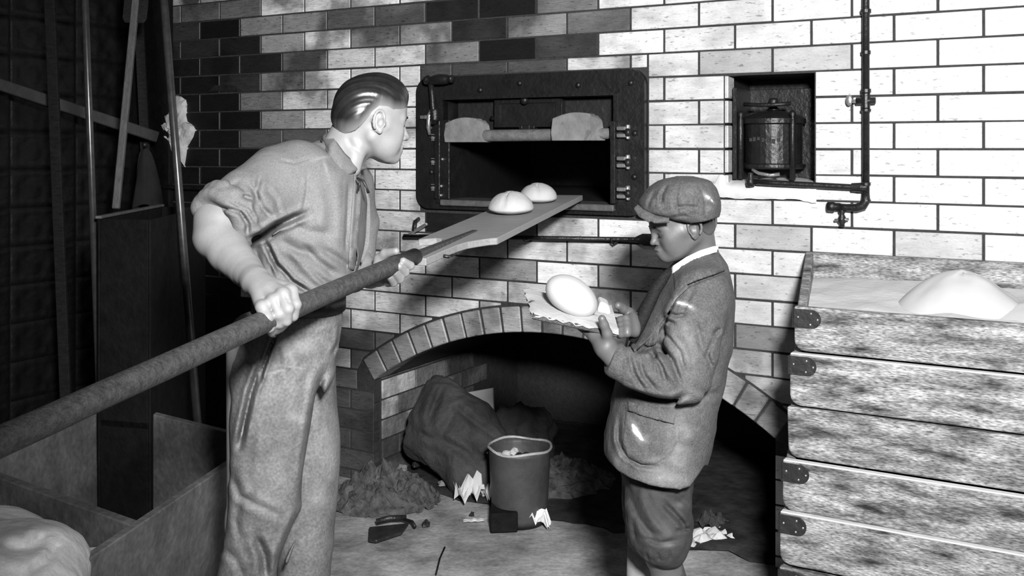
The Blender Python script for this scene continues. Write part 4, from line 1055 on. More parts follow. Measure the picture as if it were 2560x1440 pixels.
        if fade is not None:
            at = me.attributes.new('fade', 'FLOAT', 'POINT'); at.data.foreach_set('value', fade(co).astype(np.float32))
        # outward normals check
        o = link(name, me, mt, parent)
        print(name, nv); return o
def smooth_interp(z, zz, a):
    """monotone-ish cubic (catmull-rom tangents) interpolation"""
    m = np.gradient(a, zz); i = np.clip(np.searchsorted(zz, z) - 1, 0, len(zz) - 2)
    h = zz[i + 1] - zz[i]; t = np.clip((z - zz[i]) / h, 0, 1)
    return a[i] * (2 * t**3 - 3 * t**2 + 1) + m[i] * h * (t**3 - 2 * t**2 + t) + a[i + 1] * (-2 * t**3 + 3 * t**2) + m[i + 1] * h * (t**3 - t**2)
def rows(lst):
    """(py, xl px, xr px, Yc, halfdepth) -> metric loft rows"""
    r = []
    for py, xl, xr, Y, b in lst:
        r.append((CH - (py - HY) * Y / F, (xl - CX) * Y / F, (xr - CX) * Y / F, Y, b))
    return r
def strip(name, mt, parent, field, A, B, off=.004, th=.004, nu=28, nv_=8, curl=0.0, Yfix=None, smooth=True, puff=0.0, flour=None):
    """sheet of cloth between two pixel polylines, lying on the surface of a field"""
    def along(pts, s):
        pts = np.array(pts, float); L = np.r_[0, np.cumsum(np.linalg.norm(np.diff(pts, axis=0), axis=1))]; L /= L[-1]
        return np.array([np.interp(s, L, pts[:, i]) for i in range(2)])
    Yg = np.zeros((nv_, nu)); XY = np.zeros((nv_, nu, 2))
    for j in range(nv_):
        for i in range(nu):
            a = along(A, i / (nu - 1)); b = along(B, i / (nu - 1)); q = a + (b - a) * j / (nv_ - 1); XY[j, i] = q
            Yg[j, i] = Yfix(q[0], q[1]) if Yfix else field.surf(q[0], q[1])
    # median-like smoothing
    for _ in range(3):
        P_ = np.pad(Yg, 1, mode='edge'); Yg = np.minimum(Yg, (P_[:-2, 1:-1] + P_[2:, 1:-1] + P_[1:-1, :-2] + P_[1:-1, 2:]) / 4 + .002)
    front = []; back = []
    for j in range(nv_):
        for i in range(nu):
            t = j / (nv_ - 1); s = i / (nu - 1)
            o_ = off + puff * math.sin(math.pi * t) + curl * t
            front.append(P(XY[j, i, 0], XY[j, i, 1], Yg[j, i] - o_ - th)); back.append(P(XY[j, i, 0], XY[j, i, 1], Yg[j, i] - o_ + .004))
    n = nu * nv_; fs = []
    for j in range(nv_ - 1):
        for i in range(nu - 1):
            a = j * nu + i; fs.append((a, a + 1, a + nu + 1, a + nu)); fs.append((n + a, n + a + nu, n + a + nu + 1, n + a + 1))
    edge = [i for i in range(nu)] + [j * nu + nu - 1 for j in range(1, nv_)] + [(nv_ - 1) * nu + i for i in range(nu - 2, -1, -1)] + [j * nu for j in range(nv_ - 2, 0, -1)]
    for a, b in zip(edge, edge[1:] + edge[:1]): fs.append((a, n + a, n + b, b))
    return MB().add(front + back, fs).build(name, mt, parent, smooth=smooth, world=True)
# ---------------------------------------------------------------- head
def head(f, C, yaw, pitch, roll=0.0, s=.95, zs=1.0, child=False):
    Rm = Matrix.Rotation(R(yaw), 3, 'Z') @ Matrix.Rotation(R(pitch), 3, 'Y') @ Matrix.Rotation(R(roll), 3, 'X')
    T = lambda x, y, z: np.array(C) + np.array(Rm @ Vector((x * s, y * s, (z * zs if z < .03 else z) * s)))
    Rn = np.array(Rm); E = lambda c, r, k=.012, sub=False, rot=None: f.ell(T(*c), [q * s for q in r], Rn if rot is None else np.array(Rm @ rot), k * s, sub)
    K = lambda a, b, ra, rb, k=.012, sub=False: f.cone(T(*a), T(*b), ra * s, rb * s, k * s, sub)
    E((-.010, 0, .040), (.096, .075, .084)); E((.020, 0, .045), (.072, .068, .070), .03)
    E((.030, 0, -.020), (.058, .058, .072), .03)
    for y in (-1, 1):
        K((-.012, y * .050, -.038), (.055, y * .022, -.082), .020, .017, .03)          # jaw line
        K((.058, y * .042, -.012), (.02, y * .062, -.004), .020, .014, .025)           # cheekbone
        K((.085, y * .012, .026), (.068, y * .045, .024), .012, .011, .014)            # brow
        E((.050, y * .036, -.045), (.028, .022, .03), .03)
    K((.078, -.010, -.084), (.078, .010, -.084), .018, .018, .02)                      # chin
    K((.083, 0, -.060), (.080, 0, -.058), .020, .020, .02)
    ns_ = .82 if child else 1.0; nx_ = -.006 if child else 0
    K((.088, 0, .018), (.107 + nx_, 0, -.016), .0085, .0095 * ns_, .012); E((.110 + nx_, 0, -.022), (.0115 * ns_, .0105 * ns_, .0095 * ns_), .008)
    for y in (-1, 1): E((.099 + nx_, y * .011, -.026), (.010 * ns_, .0068 * ns_, .0078 * ns_), .006)
    for y in (-1, 1): K((.098, y * .006, -.036), (.108, y * .006, -.034), .0035, .003, .003, True)
    for y in (-1, 1):
        E((.093, y * .031, .008), (.019, .019, .012), .012, True)
        E((.071, y * .031, .006), (.0145, .0155, .0135), .004)
        K((.083, y * .018, .012), (.079, y * .045, .011), .0045, .004, .006)           # upper lid
        K((.081, y * .020, -.004), (.077, y * .043, -.003), .0035, .003, .006)
    E((.096, 0, -.050), (.011, .021, .0055), .007); E((.093, 0, -.063), (.011, .018, .0065), .007)
    K((.104, -.017, -.0565), (.104, .017, -.0565), .0022, .0022, .004, True)
    es = 1.22 if child else 1.0
    for y in (-1, 1):                                                                   # ears
        ct = Matrix.Rotation(R(y * (30 if child else 22)), 3, 'Z') @ Matrix.Rotation(R(-10), 3, 'Y')
        E((-.012, y * .077, .000), (.018 * es, .0055, .030 * es), .006, False, ct)
        pts = []
        for q in range(13):
            a = R(-60 + 265 * q / 12); pts.append((-.013 - .016 * es * math.cos(a), y * (.084 + .004 * max(math.cos(a), 0)), .004 + .027 * es * math.sin(a)))
        for q in range(12): K(tuple(np.array(pts[q]) * [1, 1, 1]), pts[q + 1], .0042, .0042, .003)
        E((-.004, y * .082, -.023), (.008, .005, .009), .004)                           # lobe
        E((-.007, y * .086, -.001), (.0100 * es, .010, .014 * es), .002, True)                     # concha
        E((-.014, y * .087, .013), (.010 * es, .008, .009 * es), .002, True)
        E((.006, y * .080, -.004), (.004, .005, .007), .003)                            # tragus
    return T, Rm
# ================================================================ MAN
man = root('person', 'young man in grey shirt and pale trousers pushing a long bread peel into the oven', 'person', loc=(-.6, 2.45, 0))
# --- body: head, neck, chest core, arms, hands, legs in one surface
bf = Field((-.92, 1.88, -.0), (-.20, 2.86, 1.66), .0029)
HC_ = P(927, 308, 2.50)
T_, Rm_ = head(bf, HC_, 31, 9, 0, .90)
# neck
bf.cone(P(888, 322, 2.50), P(850, 400, 2.50), .054, .060, .02)
bf.cone(P(900, 345, 2.47), P(880, 420, 2.45), .020, .022, .02)
bf.loft(rows([(415, 740, 880, 2.50, .13), (520, 690, 880, 2.5, .13), (700, 660, 850, 2.5, .12), (800, 640, 840, 2.5, .12), (860, 610, 830, 2.5, .12)]), .03)
bf.cone(P(640, 850, 2.42), P(620, 1300, 2.42), .07, .05, .02); bf.cone(P(620, 1300, 2.42), P(560, 1800, 2.45), .05, .035, .02)
bf.cone(P(770, 850, 2.6), P(765, 1300, 2.6), .07, .05, .02); bf.cone(P(765, 1300, 2.6), P(748, 1760, 2.6), .05, .035, .02)
# right arm
bf.cone(P(735, 440, 2.38), P(560, 545, 2.22), .055, .047, .02)
bf.chain([P(548, 560, 2.20), P(545, 595, 2.185), P(572, 630, 2.16), P(612, 672, 2.11), P(640, 704, 2.055)], [.046, .047, .045, .035, .0285], .02)
bf.cone(P(520, 545, 2.21), P(530, 590, 2.20), .026, .036, .03)
kn = [(728, 728, 1.985), (708, 736, 1.962), (684, 752, 1.955), (656, 768, 1.945)]
for (x, y, d), r in zip(kn, (.0135, .0135, .013, .012)): bf.cone(P(640, 708, 2.04), P(x - 6, y - 6, d + .012), .019, r, .007)
bf.cone(P(641, 706, 2.048), P(676, 735, 2.005), .0265, .022, .018)
fing = [[(728, 728, 1.985), (739, 762, 1.965), (733, 790, 1.972), (716, 806, 1.995)],
        [(708, 736, 1.962), (720, 772, 1.945), (716, 802, 1.955), (702, 820, 1.985)],
        [(684, 752, 1.955), (698, 785, 1.945), (698, 808, 1.958), (691, 826, 1.985)],
        [(656, 768, 1.945), (667, 796, 1.932), (674, 818, 1.945), (679, 832, 1.972)]]
for fg in fing:
    bf.chain([P(*q) for q in fg], [.0122, .0112, .0102, .0086], .0035, .008)
    p_ = P(*fg[0]); bf.ell(p_, (.0125, .012, .0115), None, .008)
bf.chain([P(645, 715, 2.06), P(680, 722, 2.055), P(712, 738, 2.05), P(735, 752, 2.045)], [.017, .015, .0125, .010], .008)
bf.chain([P(676, 812, 2.01), P(683, 835, 2.0)], [.0085, .0075], .004)
# left arm
bf.cone(P(860, 440, 2.62), P(878, 600, 2.72), .05, .044, .02)
bf.chain([P(872, 610, 2.72), P(890, 650, 2.68), P(925, 690, 2.60), P(950, 690, 2.555)], [.042, .040, .032, .024], .02)
for q in ((985, 655, 2.55), (974, 663, 2.55), (964, 673, 2.55), (954, 684, 2.555)): bf.cone(P(945, 690, 2.56), P(*q), .022, .013, .010)
lf = [[(987, 650, 2.60), (1016, 668, 2.583), (1026, 664, 2.55), (1008, 652, 2.527)],
      [(975, 660, 2.605), (1003, 686, 2.585), (1013, 682, 2.55), (998, 666, 2.52)],
      [(965, 670, 2.605), (988, 700, 2.585), (1000, 698, 2.548), (986, 680, 2.517)],
      [(955, 680, 2.605), (970, 706, 2.585), (984, 706, 2.552), (973, 691, 2.522)]]
lf = [[(a, b, c - .05) for a, b, c in fg] for fg in lf]
for fg in lf: bf.chain([P(*q) for q in fg], [.012, .0112, .0105, .0088], .003, .008)
bf.chain([P(945, 678, 2.555), P(950, 648, 2.55), P(963, 634, 2.535), P(990, 628, 2.51)], [.018, .015, .0125, .0095], .008)
# furrows of the neck and tendons
bf.folds([([(905, 385), (880, 365), (868, 345)], 5, .0015), ([(693, 745), (700, 770)], 3, .002), ([(672, 762), (684, 785)], 3, .002), ([(712, 735), (724, 760)], 3, .002)], lambda p: 9 + 0 * p[:, 1])
body = bf.mesh('body', M['skin'], man)
# --- eyebrows, finger nails
def hpt(x, y, z): return Vector(T_(x, y, z))
for y in (-1, 1):
    MB().tube([hpt(.094, y * .014, .026), hpt(.0935, y * .028, .031), hpt(.082, y * .044, .028), hpt(.072, y * .052, .022)], [.002, .0034, .003, .0012], 8).build('eyebrow', M['hair'], man, smooth=True, world=True)
for y in (-1, 1):
    MB().ell(hpt(.0830, y * .033, .0055), (.0042, .0052, .0052)).build('iris', M['hair'], man, smooth=True, world=True)
for fg in fing[:2] + lf:
    a, b = P(*fg[-1]), P(*fg[-2]); d = (a - b).normalized()
# --- hair
hf = Field(HC_ - Vector((.13, .13, .06)), HC_ + Vector((.13, .13, .17)), .0024)
Rn = np.array(Rm_)
hf.ell(T_(-.012, 0, .042), [q * .90 for q in (.1005, .0795, .0885)], Rn, .01)
hf.ell(T_(.020, 0, .055), [q * .90 for q in (.075, .071, .073)], Rn, .03)
hf.ell(T_(.02, .0, .085), [q * .90 for q in (.066, .058, .050)], Rn, .03)
hf.ell(T_(-.055, 0, -.005), [q * .90 for q in (.050, .060, .053)], Rn, .03)
idx = np.argwhere(np.abs(hf.D) < .05); pw = hf.lo + idx * hf.h; l = (pw - np.array(HC_)) @ Rn / .90     # local coordinates
x, y, z = l.T
# lower boundary of the hair: forehead, temple, round the ear, nape
line = np.interp(x, [-.12, -.09, -.06, -.035, -.015, .012, .028, .05, .075, .09, .11], [-.055, -.052, -.030, .012, .036, .037, .030, .034, .048, .064, .08])
cut = (line - z) * .8
cb = y * .9 + .55 * z + .25 * x; strand = np.sin(cb * 560 + 2 * np.sin(x * 40)) * .00035 + np.sin(cb * 230 + 1.5 * np.sin(x * 25)) * .0008 + np.sin(cb * 97) * .0006
edge = np.clip((z - line) / .05, 0, 1)                         # clipped short towards the hairline
d = hf.D[tuple(idx.T)] + strand * edge + (1 - edge)**1.5 * .0052
hf.D[tuple(idx.T)] = np.maximum(d, cut).astype(np.float32)
def fd(co):
    l = (co - np.array(HC_)) @ Rn / .90; x, y, z = l.T
    ln = np.interp(x, [-.12, -.09, -.06, -.035, -.015, .012, .028, .05, .075, .09, .11], [-.055, -.052, -.030, .012, .036, .037, .030, .034, .048, .064, .08])
    wd_ = np.interp(x, [-.1, -.03, .06, .085], [.05, .045, .036, .010]); return np.clip(1 - (z - ln) / wd_, 0, 1)**1.3
hair = hf.mesh('hair', M['hair'], man, fade=fd)
# --- trousers
tf = Field((-.95, 2.12, .02), (-.36, 2.86, 1.10), .0044)
tf.loft(rows([(735, 645, 850, 2.47, .125), (770, 640, 853, 2.47, .135), (800, 610, 853, 2.47, .145), (850, 592, 848, 2.47, .155), (900, 585, 838, 2.47, .155), (950, 583, 832, 2.47, .15), (985, 600, 800, 2.47, .13)]), .03, 2.2)
tf.loft(rows([(900, 596, 815, 2.42, .10), (1000, 584, 800, 2.41, .105), (1100, 583, 783, 2.41, .10), (1200, 580, 762, 2.41, .098), (1300, 570, 748, 2.42, .092), (1440, 545, 697, 2.43, .088), (1600, 520, 660, 2.44, .082), (1775, 500, 640, 2.45, .080)]), .02, 2.2)
tf.loft(rows([(880, 700, 838, 2.60, .10), (1000, 700, 838, 2.61, .105), (1100, 705, 846, 2.61, .10), (1200, 704, 845, 2.61, .095), (1300, 700, 836, 2.61, .09), (1440, 696, 825, 2.62, .085), (1600, 690, 815, 2.62, .08), (1735, 685, 810, 2.62, .078)]), .02, 2.2)
front = lambda p: 2.52 + 0 * p[:, 1]
tf.folds([([(690, 835), (672, 880), (655, 930), (650, 960)], 4, .018), ([(655, 905), (628, 980), (612, 1050), (598, 1120)], 7, .028), ([(815, 925), (798, 960), (788, 1020), (775, 1100), (765, 1170), (758, 1260)], 9, .018),
          ([(640, 1340), (660, 1390), (665, 1450)], 10, .022), ([(755, 1280), (725, 1340), (700, 1400), (695, 1450)], 9, .024), ([(580, 1180), (600, 1240), (640, 1262), (720, 1300)], 9, .007),
          ([(600, 1250), (590, 1300), (600, 1350)], 8, .006), ([(850, 800), (848, 850), (828, 890)], 4, .006), ([(700, 800), (770, 830), (830, 810)], 10, -.004),
          ([(640, 1000), (650, 1120), (635, 1240)], 12, -.005), ([(730, 900), (735, 1050), (722, 1200)], 22, -.006), ([(790, 1330), (770, 1380), (775, 1440)], 8, .008), ([(560, 1370), (590, 1400), (610, 1450)], 9, .006),
          ([(705, 860), (715, 900), (700, 960)], 8, -.005), ([(760, 905), (740, 930), (700, 925)], 7, .004)], front)
tf.noise(9, .007, 3, 2)
trou = tf.mesh('trousers', M['trouser'], man, flour=[(725, 917, 34, 3, 8, .75), (690, 930, 30, 3, -15, .7), (755, 870, 44, 16, 0, .5), (745, 1045, 26, 10, 10, .55), (600, 1300, 20, 30, 0, .1), (820, 1100, 22, 70, 0, .48), (800, 1240, 30, 24, 0, .48), (650, 925, 4, 14, 10, .7), (720, 880, 14, 44, -20, .55), (620, 1220, 12, 24, 20, .5), (660, 1260, 60, 20, 10, .42)])
# --- shirt
sf = Field((-.98, 2.02, .99), (-.28, 2.90, 1.52), .0037)
sf.loft(rows([(398, 790, 868, 2.50, .09), (418, 740, 890, 2.50, .15), (445, 680, 900, 2.50, .185), (490, 645, 910, 2.50, .195), (560, 626, 912, 2.50, .195), (630, 618, 905, 2.50, .185), (690, 625, 886, 2.49, .17), (735, 640, 862, 2.48, .15), (768, 645, 850, 2.47, .135)]), .02, 2.3)
sf.cone(P(795, 398, 2.47), P(700, 452, 2.40), .045, .085, .03)
sf.chain([P(742, 450, 2.40), P(690, 470, 2.35), P(625, 508, 2.27), P(556, 552, 2.20)], [.095, .092, .080, .066], .025)
sf.cone(P(820, 420, 2.58), P(862, 470, 2.66), .075, .07, .03)
sf.chain([P(862, 470, 2.66), P(893, 560, 2.71), P(893, 650, 2.705), P(880, 690, 2.69)], [.07, .058, .050, .046], .03)
# cut the right sleeve at its rolled cuff
cpt = P(551, 548, 2.20); cdir = (P(551, 548, 2.20) - P(640, 500, 2.28)).normalized()
a = np.argwhere(sf.D < .05); p = sf.lo + a * sf.h; sd = (p - np.array(cpt)) @ np.array(cdir); near = (p[:, 0] < -.56)
vv = sf.D[tuple(a.T)]; vv = np.where(near, np.maximum(vv, sd - .010), vv); sf.D[tuple(a.T)] = vv.astype(np.float32)
# rolled cuff ring
ax = np.array(cdir); 
def ring(c, ax_, rx, r, nn=20, skew=0.0, flat=.85):
    ax_ = Vector(ax_).normalized(); a_ = ax_.cross(Vector((0, 1, 0))).normalized(); b_ = ax_.cross(a_).normalized()
    pts = [Vector(c) + a_ * rx * flat * math.cos(t) + b_ * rx * math.sin(t) + ax_ * skew * math.cos(t) for t in [2 * math.pi * k / nn for k in range(nn + 1)]]
    return pts
for off, rx, r in ((.0, .060, .0135), (-.022, .066, .014)):
    pts = ring(cpt + cdir * off, cdir, rx, r, 20, .0, 1.0)
    for q in range(20): sf.cone(pts[q], pts[q + 1], r, r, .009)
sf.cone(P(508, 522, 2.21), P(560, 505, 2.22), .010, .028, .03)
sf.cone(P(500, 521, 2.215), P(600, 480, 2.26), .008, .03, .03)
sfront = lambda p: 2.50 + 0 * p[:, 1]
sf.folds([([(770, 530), (730, 548), (690, 565), (655, 590), (625, 600)], 7, .022), ([(650, 440), (640, 480), (655, 520), (680, 545)], 6, .010), ([(622, 455), (640, 490), (640, 530)], 5, .009), ([(665, 470), (690, 500), (700, 540)], 6, .005),
          ([(545, 515), (600, 530), (620, 560), (618, 590)], 5, .009), ([(575, 505), (620, 525), (640, 560)], 4, .006), ([(600, 490), (650, 500)], 5, .006),
          ([(660, 600), (690, 660), (730, 705), (780, 735)], 5, .018), ([(680, 640), (700, 690), (740, 725)], 4, .008), ([(755, 610), (790, 650), (840, 690)], 9, .008), ([(700, 600), (740, 625), (790, 640)], 9, .006), ([(800, 620), (850, 650), (875, 670)], 8, .007),
          ([(730, 560), (770, 580), (830, 585)], 10, .005), ([(640, 620), (655, 690), (690, 735)], 6, .007), ([(780, 680), (820, 710), (845, 725)], 6, .006), ([(700, 720), (745, 748)], 5, .008), ([(770, 430), (768, 480), (755, 540)], 4, .003), ([(790, 450), (805, 520), (800, 590)], 14, -.004), ([(840, 460), (850, 540), (845, 620)], 12, -.004),
          ([(675, 610), (678, 680)], 3, .004), ([(720, 620), (760, 670), (810, 715)], 8, -.006), ([(560, 470), (600, 455)], 6, .004), ([(700, 400), (735, 408), (765, 398), (800, 388)], 3, .003), ([(893, 440), (890, 520), (882, 600), (888, 640), (880, 680)], 3.5, .018), ([(872, 450), (868, 540), (862, 640)], 3, .003)], sfront)
sf.noise(11, .006, 9, 2)
shirt = sf.mesh('shirt', M['shirt'], man, flour=[(800, 395, 26, 4, -10, .6), (815, 420, 4, 26, -15, .58), (860, 690, 14, 8, 0, .6), (700, 430, 30, 20, 0, .15)])
# collar
def colr(s, t):
    up = [(826, 330, 2.51), (838, 352, 2.437), (862, 385, 2.425), (893, 414, 2.45), (905, 415, 2.50), (892, 396, 2.55), (862, 365, 2.57), (838, 338, 2.555), (826, 330, 2.51)]
    dn = [(803, 352, 2.505), (822, 388, 2.405), (846, 438, 2.375), (872, 436, 2.405), (912, 425, 2.50), (910, 420, 2.57), (880, 395, 2.62), (830, 360, 2.60), (803, 352, 2.505)]
    L = len(up) - 1; q = s * L; i = min(int(q), L - 1); f_ = q - i
    a = P(*up[i]).lerp(P(*up[i + 1]), f_); b = P(*dn[i]).lerp(P(*dn[i + 1]), f_)
    n_ = (a - P(868, 380, 2.5)); n_.z = 0
    return tuple(a.lerp(b, t) + n_.normalized() * .008 * math.sin(math.pi * min(1, t * 1.2)))
co = grid_surf(colr, 72, 10, 'collar', M['shirt'], None); co.parent = man; co.matrix_parent_inverse = Matrix.Translation(-man.location)
md = co.modifiers.new('thick', 'SOLIDIFY'); md.thickness = .004; md.offset = 0
strip('button_placket', M['shirt'], man, sf, [(886, 430), (880, 520), (874, 600), (870, 672)], [(903, 432), (901, 520), (894, 600), (886, 676)], .002, .003, 30, 4)
MB().lathe([(0, -.004), (.006, -.003), (.0065, .0), (.004, .002)], P(884, 428, sf.surf(884, 428) - .012), 14, 'y').build('collar_button', M['leather'], man, smooth=True, world=True)
MB().tube([P(893, 445, 2.41), P(908, 452, 2.40), P(916, 468, 2.40), P(921, 482, 2.405)], [.003, .0035, .003, .004], 8).tube([P(893, 445, 2.41), P(900, 455, 2.40), P(895, 478, 2.40)], .0025, 8).build('neck_tape', M['leather'], man, smooth=True, world=True)
strip('shirt_flap', M['shirt'], man, sf, [(905, 440), (918, 500), (914, 590), (900, 650)], [(925, 500), (926, 560), (922, 620), (905, 660)], .0, .004, 16, 4, Yfix=lambda a, b: 2.56)
# belt
def belt(s, t):
    a = 2 * math.pi * s; c = P(748, 752, 2.47); rx = .112; ry = .143
    q = ((abs(math.cos(a)) ** 2.2 + abs(math.sin(a)) ** 2.2) ** (1 / 2.2))
    return (c.x + rx * math.cos(a) / q, c.y + ry * math.sin(a) / q, c.z - .018 + .036 * t + .006 * math.cos(a) * -1)
b_ = grid_surf(belt, 72, 3, 'belt', M['leather'], None); b_.parent = man; b_.matrix_parent_inverse = Matrix.Translation(-man.location)
md = b_.modifiers.new('thick', 'SOLIDIFY'); md.thickness = .005
bk_ = MB().box((-.026, -.005, -.022), (.026, .004, .022)).build('belt_buckle', M['leather'], b_, bevel=.003); bk_.matrix_parent_inverse = Matrix.Translation(-man.location); bk_.location = P(815, 762, 2.355); bk_.rotation_euler = (0, 0, .35)
# shoes
for (px, py, Y) in ((560, 1850, 2.45), (748, 1770, 2.62)):
    c = P(px, py, Y); c.z = 0
    MB().ell(c + Vector((.05, .02, .035)), (.145, .052, .045)).ell(c + Vector((-.02, .0, .08)), (.06, .048, .075)).build('shoe', M['leather'], man, smooth=True, world=True)
# ================================================================ BOY
boy = root('person', 'boy in flat cap, tweed jacket and knickerbockers holding a board of dough', 'person', loc=(.42, 2.6, 0))
gf = Field((.14, 2.28, .0), (.62, 2.84, 1.36), .0029)
BC = P(1707, 568, 2.60)
TB, RB = head(gf, BC, 187, 17, 0, .84, .82, True)
gf.cone(P(1742, 590, 2.61), P(1748, 665, 2.62), .045, .050, .02)
gf.loft(rows([(690, 1690, 1800, 2.62, .11), (800, 1650, 1800, 2.62, .11), (1000, 1570, 1770, 2.62, .10), (1150, 1560, 1730, 2.62, .10)]), .02)
gf.cone(P(1640, 1130, 2.56), P(1650, 1380, 2.55), .065, .042, .02)
gf.chain([P(1655, 1370, 2.55), P(1672, 1450, 2.56), P(1680, 1600, 2.57), P(1682, 1760, 2.58)], [.040, .043, .034, .026], .02)
gf.cone(P(1620, 1130, 2.70), P(1610, 1350, 2.70), .06, .040, .02)
gf.chain([P(1610, 1350, 2.70), P(1606, 1440, 2.71), P(1604, 1560, 2.72), P(1606, 1690, 2.73)], [.038, .040, .032, .025], .02)
# near arm and hand
gf.cone(P(1745, 760, 2.47), P(1705, 955, 2.44), .045, .038, .02)
gf.chain([P(1705, 955, 2.44), P(1610, 925, 2.41), P(1535, 893, 2.40)], [.038, .032, .024], .02)
gf.chain([P(1535, 893, 2.40), P(1515, 868, 2.40)], [.023, .026], .012)
gf.cone(P(1515, 868, 2.40), P(1488, 838, 2.425), .025, .019, .014)
gf.chain([P(1522, 868, 2.395), P(1518, 835, 2.382), P(1510, 812, 2.376), P(1505, 797, 2.372)], [.0175, .0125, .0105, .0095], .008)
for i, (dx, dy, dd) in enumerate(((0, 0, 0), (6, 4, .022), (10, 7, .044), (12, 10, .064))):
    gf.chain([P(1495 + dx, 848 + dy, 2.425 + dd), P(1474 + dx, 834 + dy, 2.435 + dd), P(1458 + dx, 822 + dy, 2.445 + dd), P(1444 + dx, 814 + dy, 2.455 + dd)], [.0105, .0098, .0092, .008], .004, .010)
    gf.cone(P(1512, 865, 2.42), P(1495 + dx, 848 + dy, 2.425 + dd), .020, .011, .014)
# far arm and hand
gf.cone(P(1690, 800, 2.73), P(1668, 865, 2.72), .04, .034, .02)
gf.chain([P(1668, 865, 2.72), P(1615, 835, 2.66), P(1590, 805, 2.60)], [.032, .028, .022], .02)
gf.chain([P(1588, 800, 2.59), P(1572, 782, 2.575), P(1556, 772, 2.56), P(1545, 764, 2.545)], [.018, .0135, .011, .0095], .008)
for i, (mx, my, md_) in enumerate(((1583, 795, 2.555), (1585, 808, 2.545), (1586, 820, 2.535), (1586, 831, 2.53))):
    gf.cone(P(1590, 808, 2.585), P(mx, my, md_), .019, .0115, .012)
    gf.chain([P(mx, my, md_), P(mx - 18, my + 2, md_ - .028), P(mx - 33, my + 5, md_ - .022), P(mx - 38, my + 8, md_ - .004)], [.0108, .0100, .0092, .008], .003, .008)
gf.folds([([(1722, 560), (1700, 600)], 3, 0.0)], lambda p: 9 + 0 * p[:, 1])
bb = gf.mesh('body', M['skin_boy'], boy)
def bpt(x, y, z): return Vector(TB(x, y, z))
for y in (-1, 1):
    MB().tube([bpt(.094, y * .014, .026), bpt(.0935, y * .028, .030), bpt(.082, y * .044, .027)], [.0015, .0028, .001], 8).build('eyebrow', M['hair'], boy, smooth=True, world=True)
    MB().tube([bpt(.0865, y * .019, -.0008), bpt(.0880, y * .031, -.002), bpt(.0845, y * .044, -.001)], [.0008, .0013, .0008], 6).build('eyelash', M['hair'], boy, smooth=True, world=True)
# hair below the cap
hf = Field(BC - Vector((.13, .12, .10)), BC + Vector((.13, .12, .13)), .0026)
Rn = np.array(RB)
hf.ell(TB(-.012, 0, .036), [q * .84 for q in (.0985, .0775, .087)], Rn, .01)
hf.ell(TB(-.050, 0, -.012), [q * .84 for q in (.050, .058, .050)], Rn, .03)
idx = np.argwhere(np.abs(hf.D) < .05); pw = hf.lo + idx * hf.h; l = (pw - np.array(BC)) @ Rn / .84
x, y, z = l.T; line = np.interp(x, [-.12, -.09, -.06, -.04, -.026, -.012, .015, .035, .06, .1], [-.048, -.048, -.045, -.02, .02, .034, .018, .020, .05, .07])
d = hf.D[tuple(idx.T)] + np.sin(x * 500 + z * 90) * .0005 + np.clip(1 - (z - line) / .04, 0, 1) * .003
hf.D[tuple(idx.T)] = np.maximum(d, (line - z) * .8).astype(np.float32)
hf.mesh('hair', M['hair'], boy, fade=lambda co: np.clip(1 - (((co - np.array(BC)) @ Rn / .84)[:, 2] + .05) / .06, 0, 1) * .45)
# --- cap
cf = Field((.26, 2.42, 1.22), (.60, 2.82, 1.42), .0026)
CY = 2.60
cf.loft(rows([(441, 1690, 1735, CY, .02), (447, 1662, 1762, CY, .06), (462, 1632, 1783, CY, .095), (485, 1610, 1794, CY, .115), (512, 1597, 1799, CY, .118), (535, 1612, 1797, CY, .112), (548, 1660, 1790, CY, .100), (556, 1700, 1770, CY, .09)]), .012, 2.1)
# crown slopes down to the peak: cut below a slanting band line
a = np.argwhere(cf.D < .05); p = cf.lo + a * cf.h; u = CX + F * p[:, 0] / p[:, 1]; v = HY + (CH - p[:, 2]) * F / p[:, 1]
bandl = np.interp(u, [1590, 1605, 1640, 1680, 1730, 1770, 1800], [505, 520, 540, 551, 556, 552, 542])
vv = cf.D[tuple(a.T)]; cf.D[tuple(a.T)] = np.maximum(vv, (v - bandl) * .00095).astype(np.float32)
cfr = lambda p: 2.62 + 0 * p[:, 1]
cf.folds([([(1668, 462), (1655, 485), (1652, 510)], 4, .006), ([(1640, 470), (1625, 500), (1618, 522)], 4, .003), ([(1700, 447), (1690, 490), (1695, 540)], 3, .0025), ([(1740, 446), (1760, 490), (1765, 545)], 3, .0025), ([(1690, 520), (1715, 516), (1745, 518)], 4, .005), ([(1675, 545), (1705, 540), (1720, 541)], 4, .004), ([(1680, 470), (1672, 500), (1676, 530)], 8, -.004), ([(1720, 460), (1728, 500), (1725, 545)], 14, -.003), ([(1630, 500), (1660, 505), (1690, 500)], 6, .003)], cfr)
cf.noise(30, .003, 5, 2)
cap = cf.mesh('flat_cap', M['tweed'], boy, flour=[(1768, 492, 12, 6, 35, 1.2), (1780, 502, 8, 3, 50, 1.2), (1775, 520, 8, 8, 0, .3), (1720, 470, 30, 14, 0, .12)])
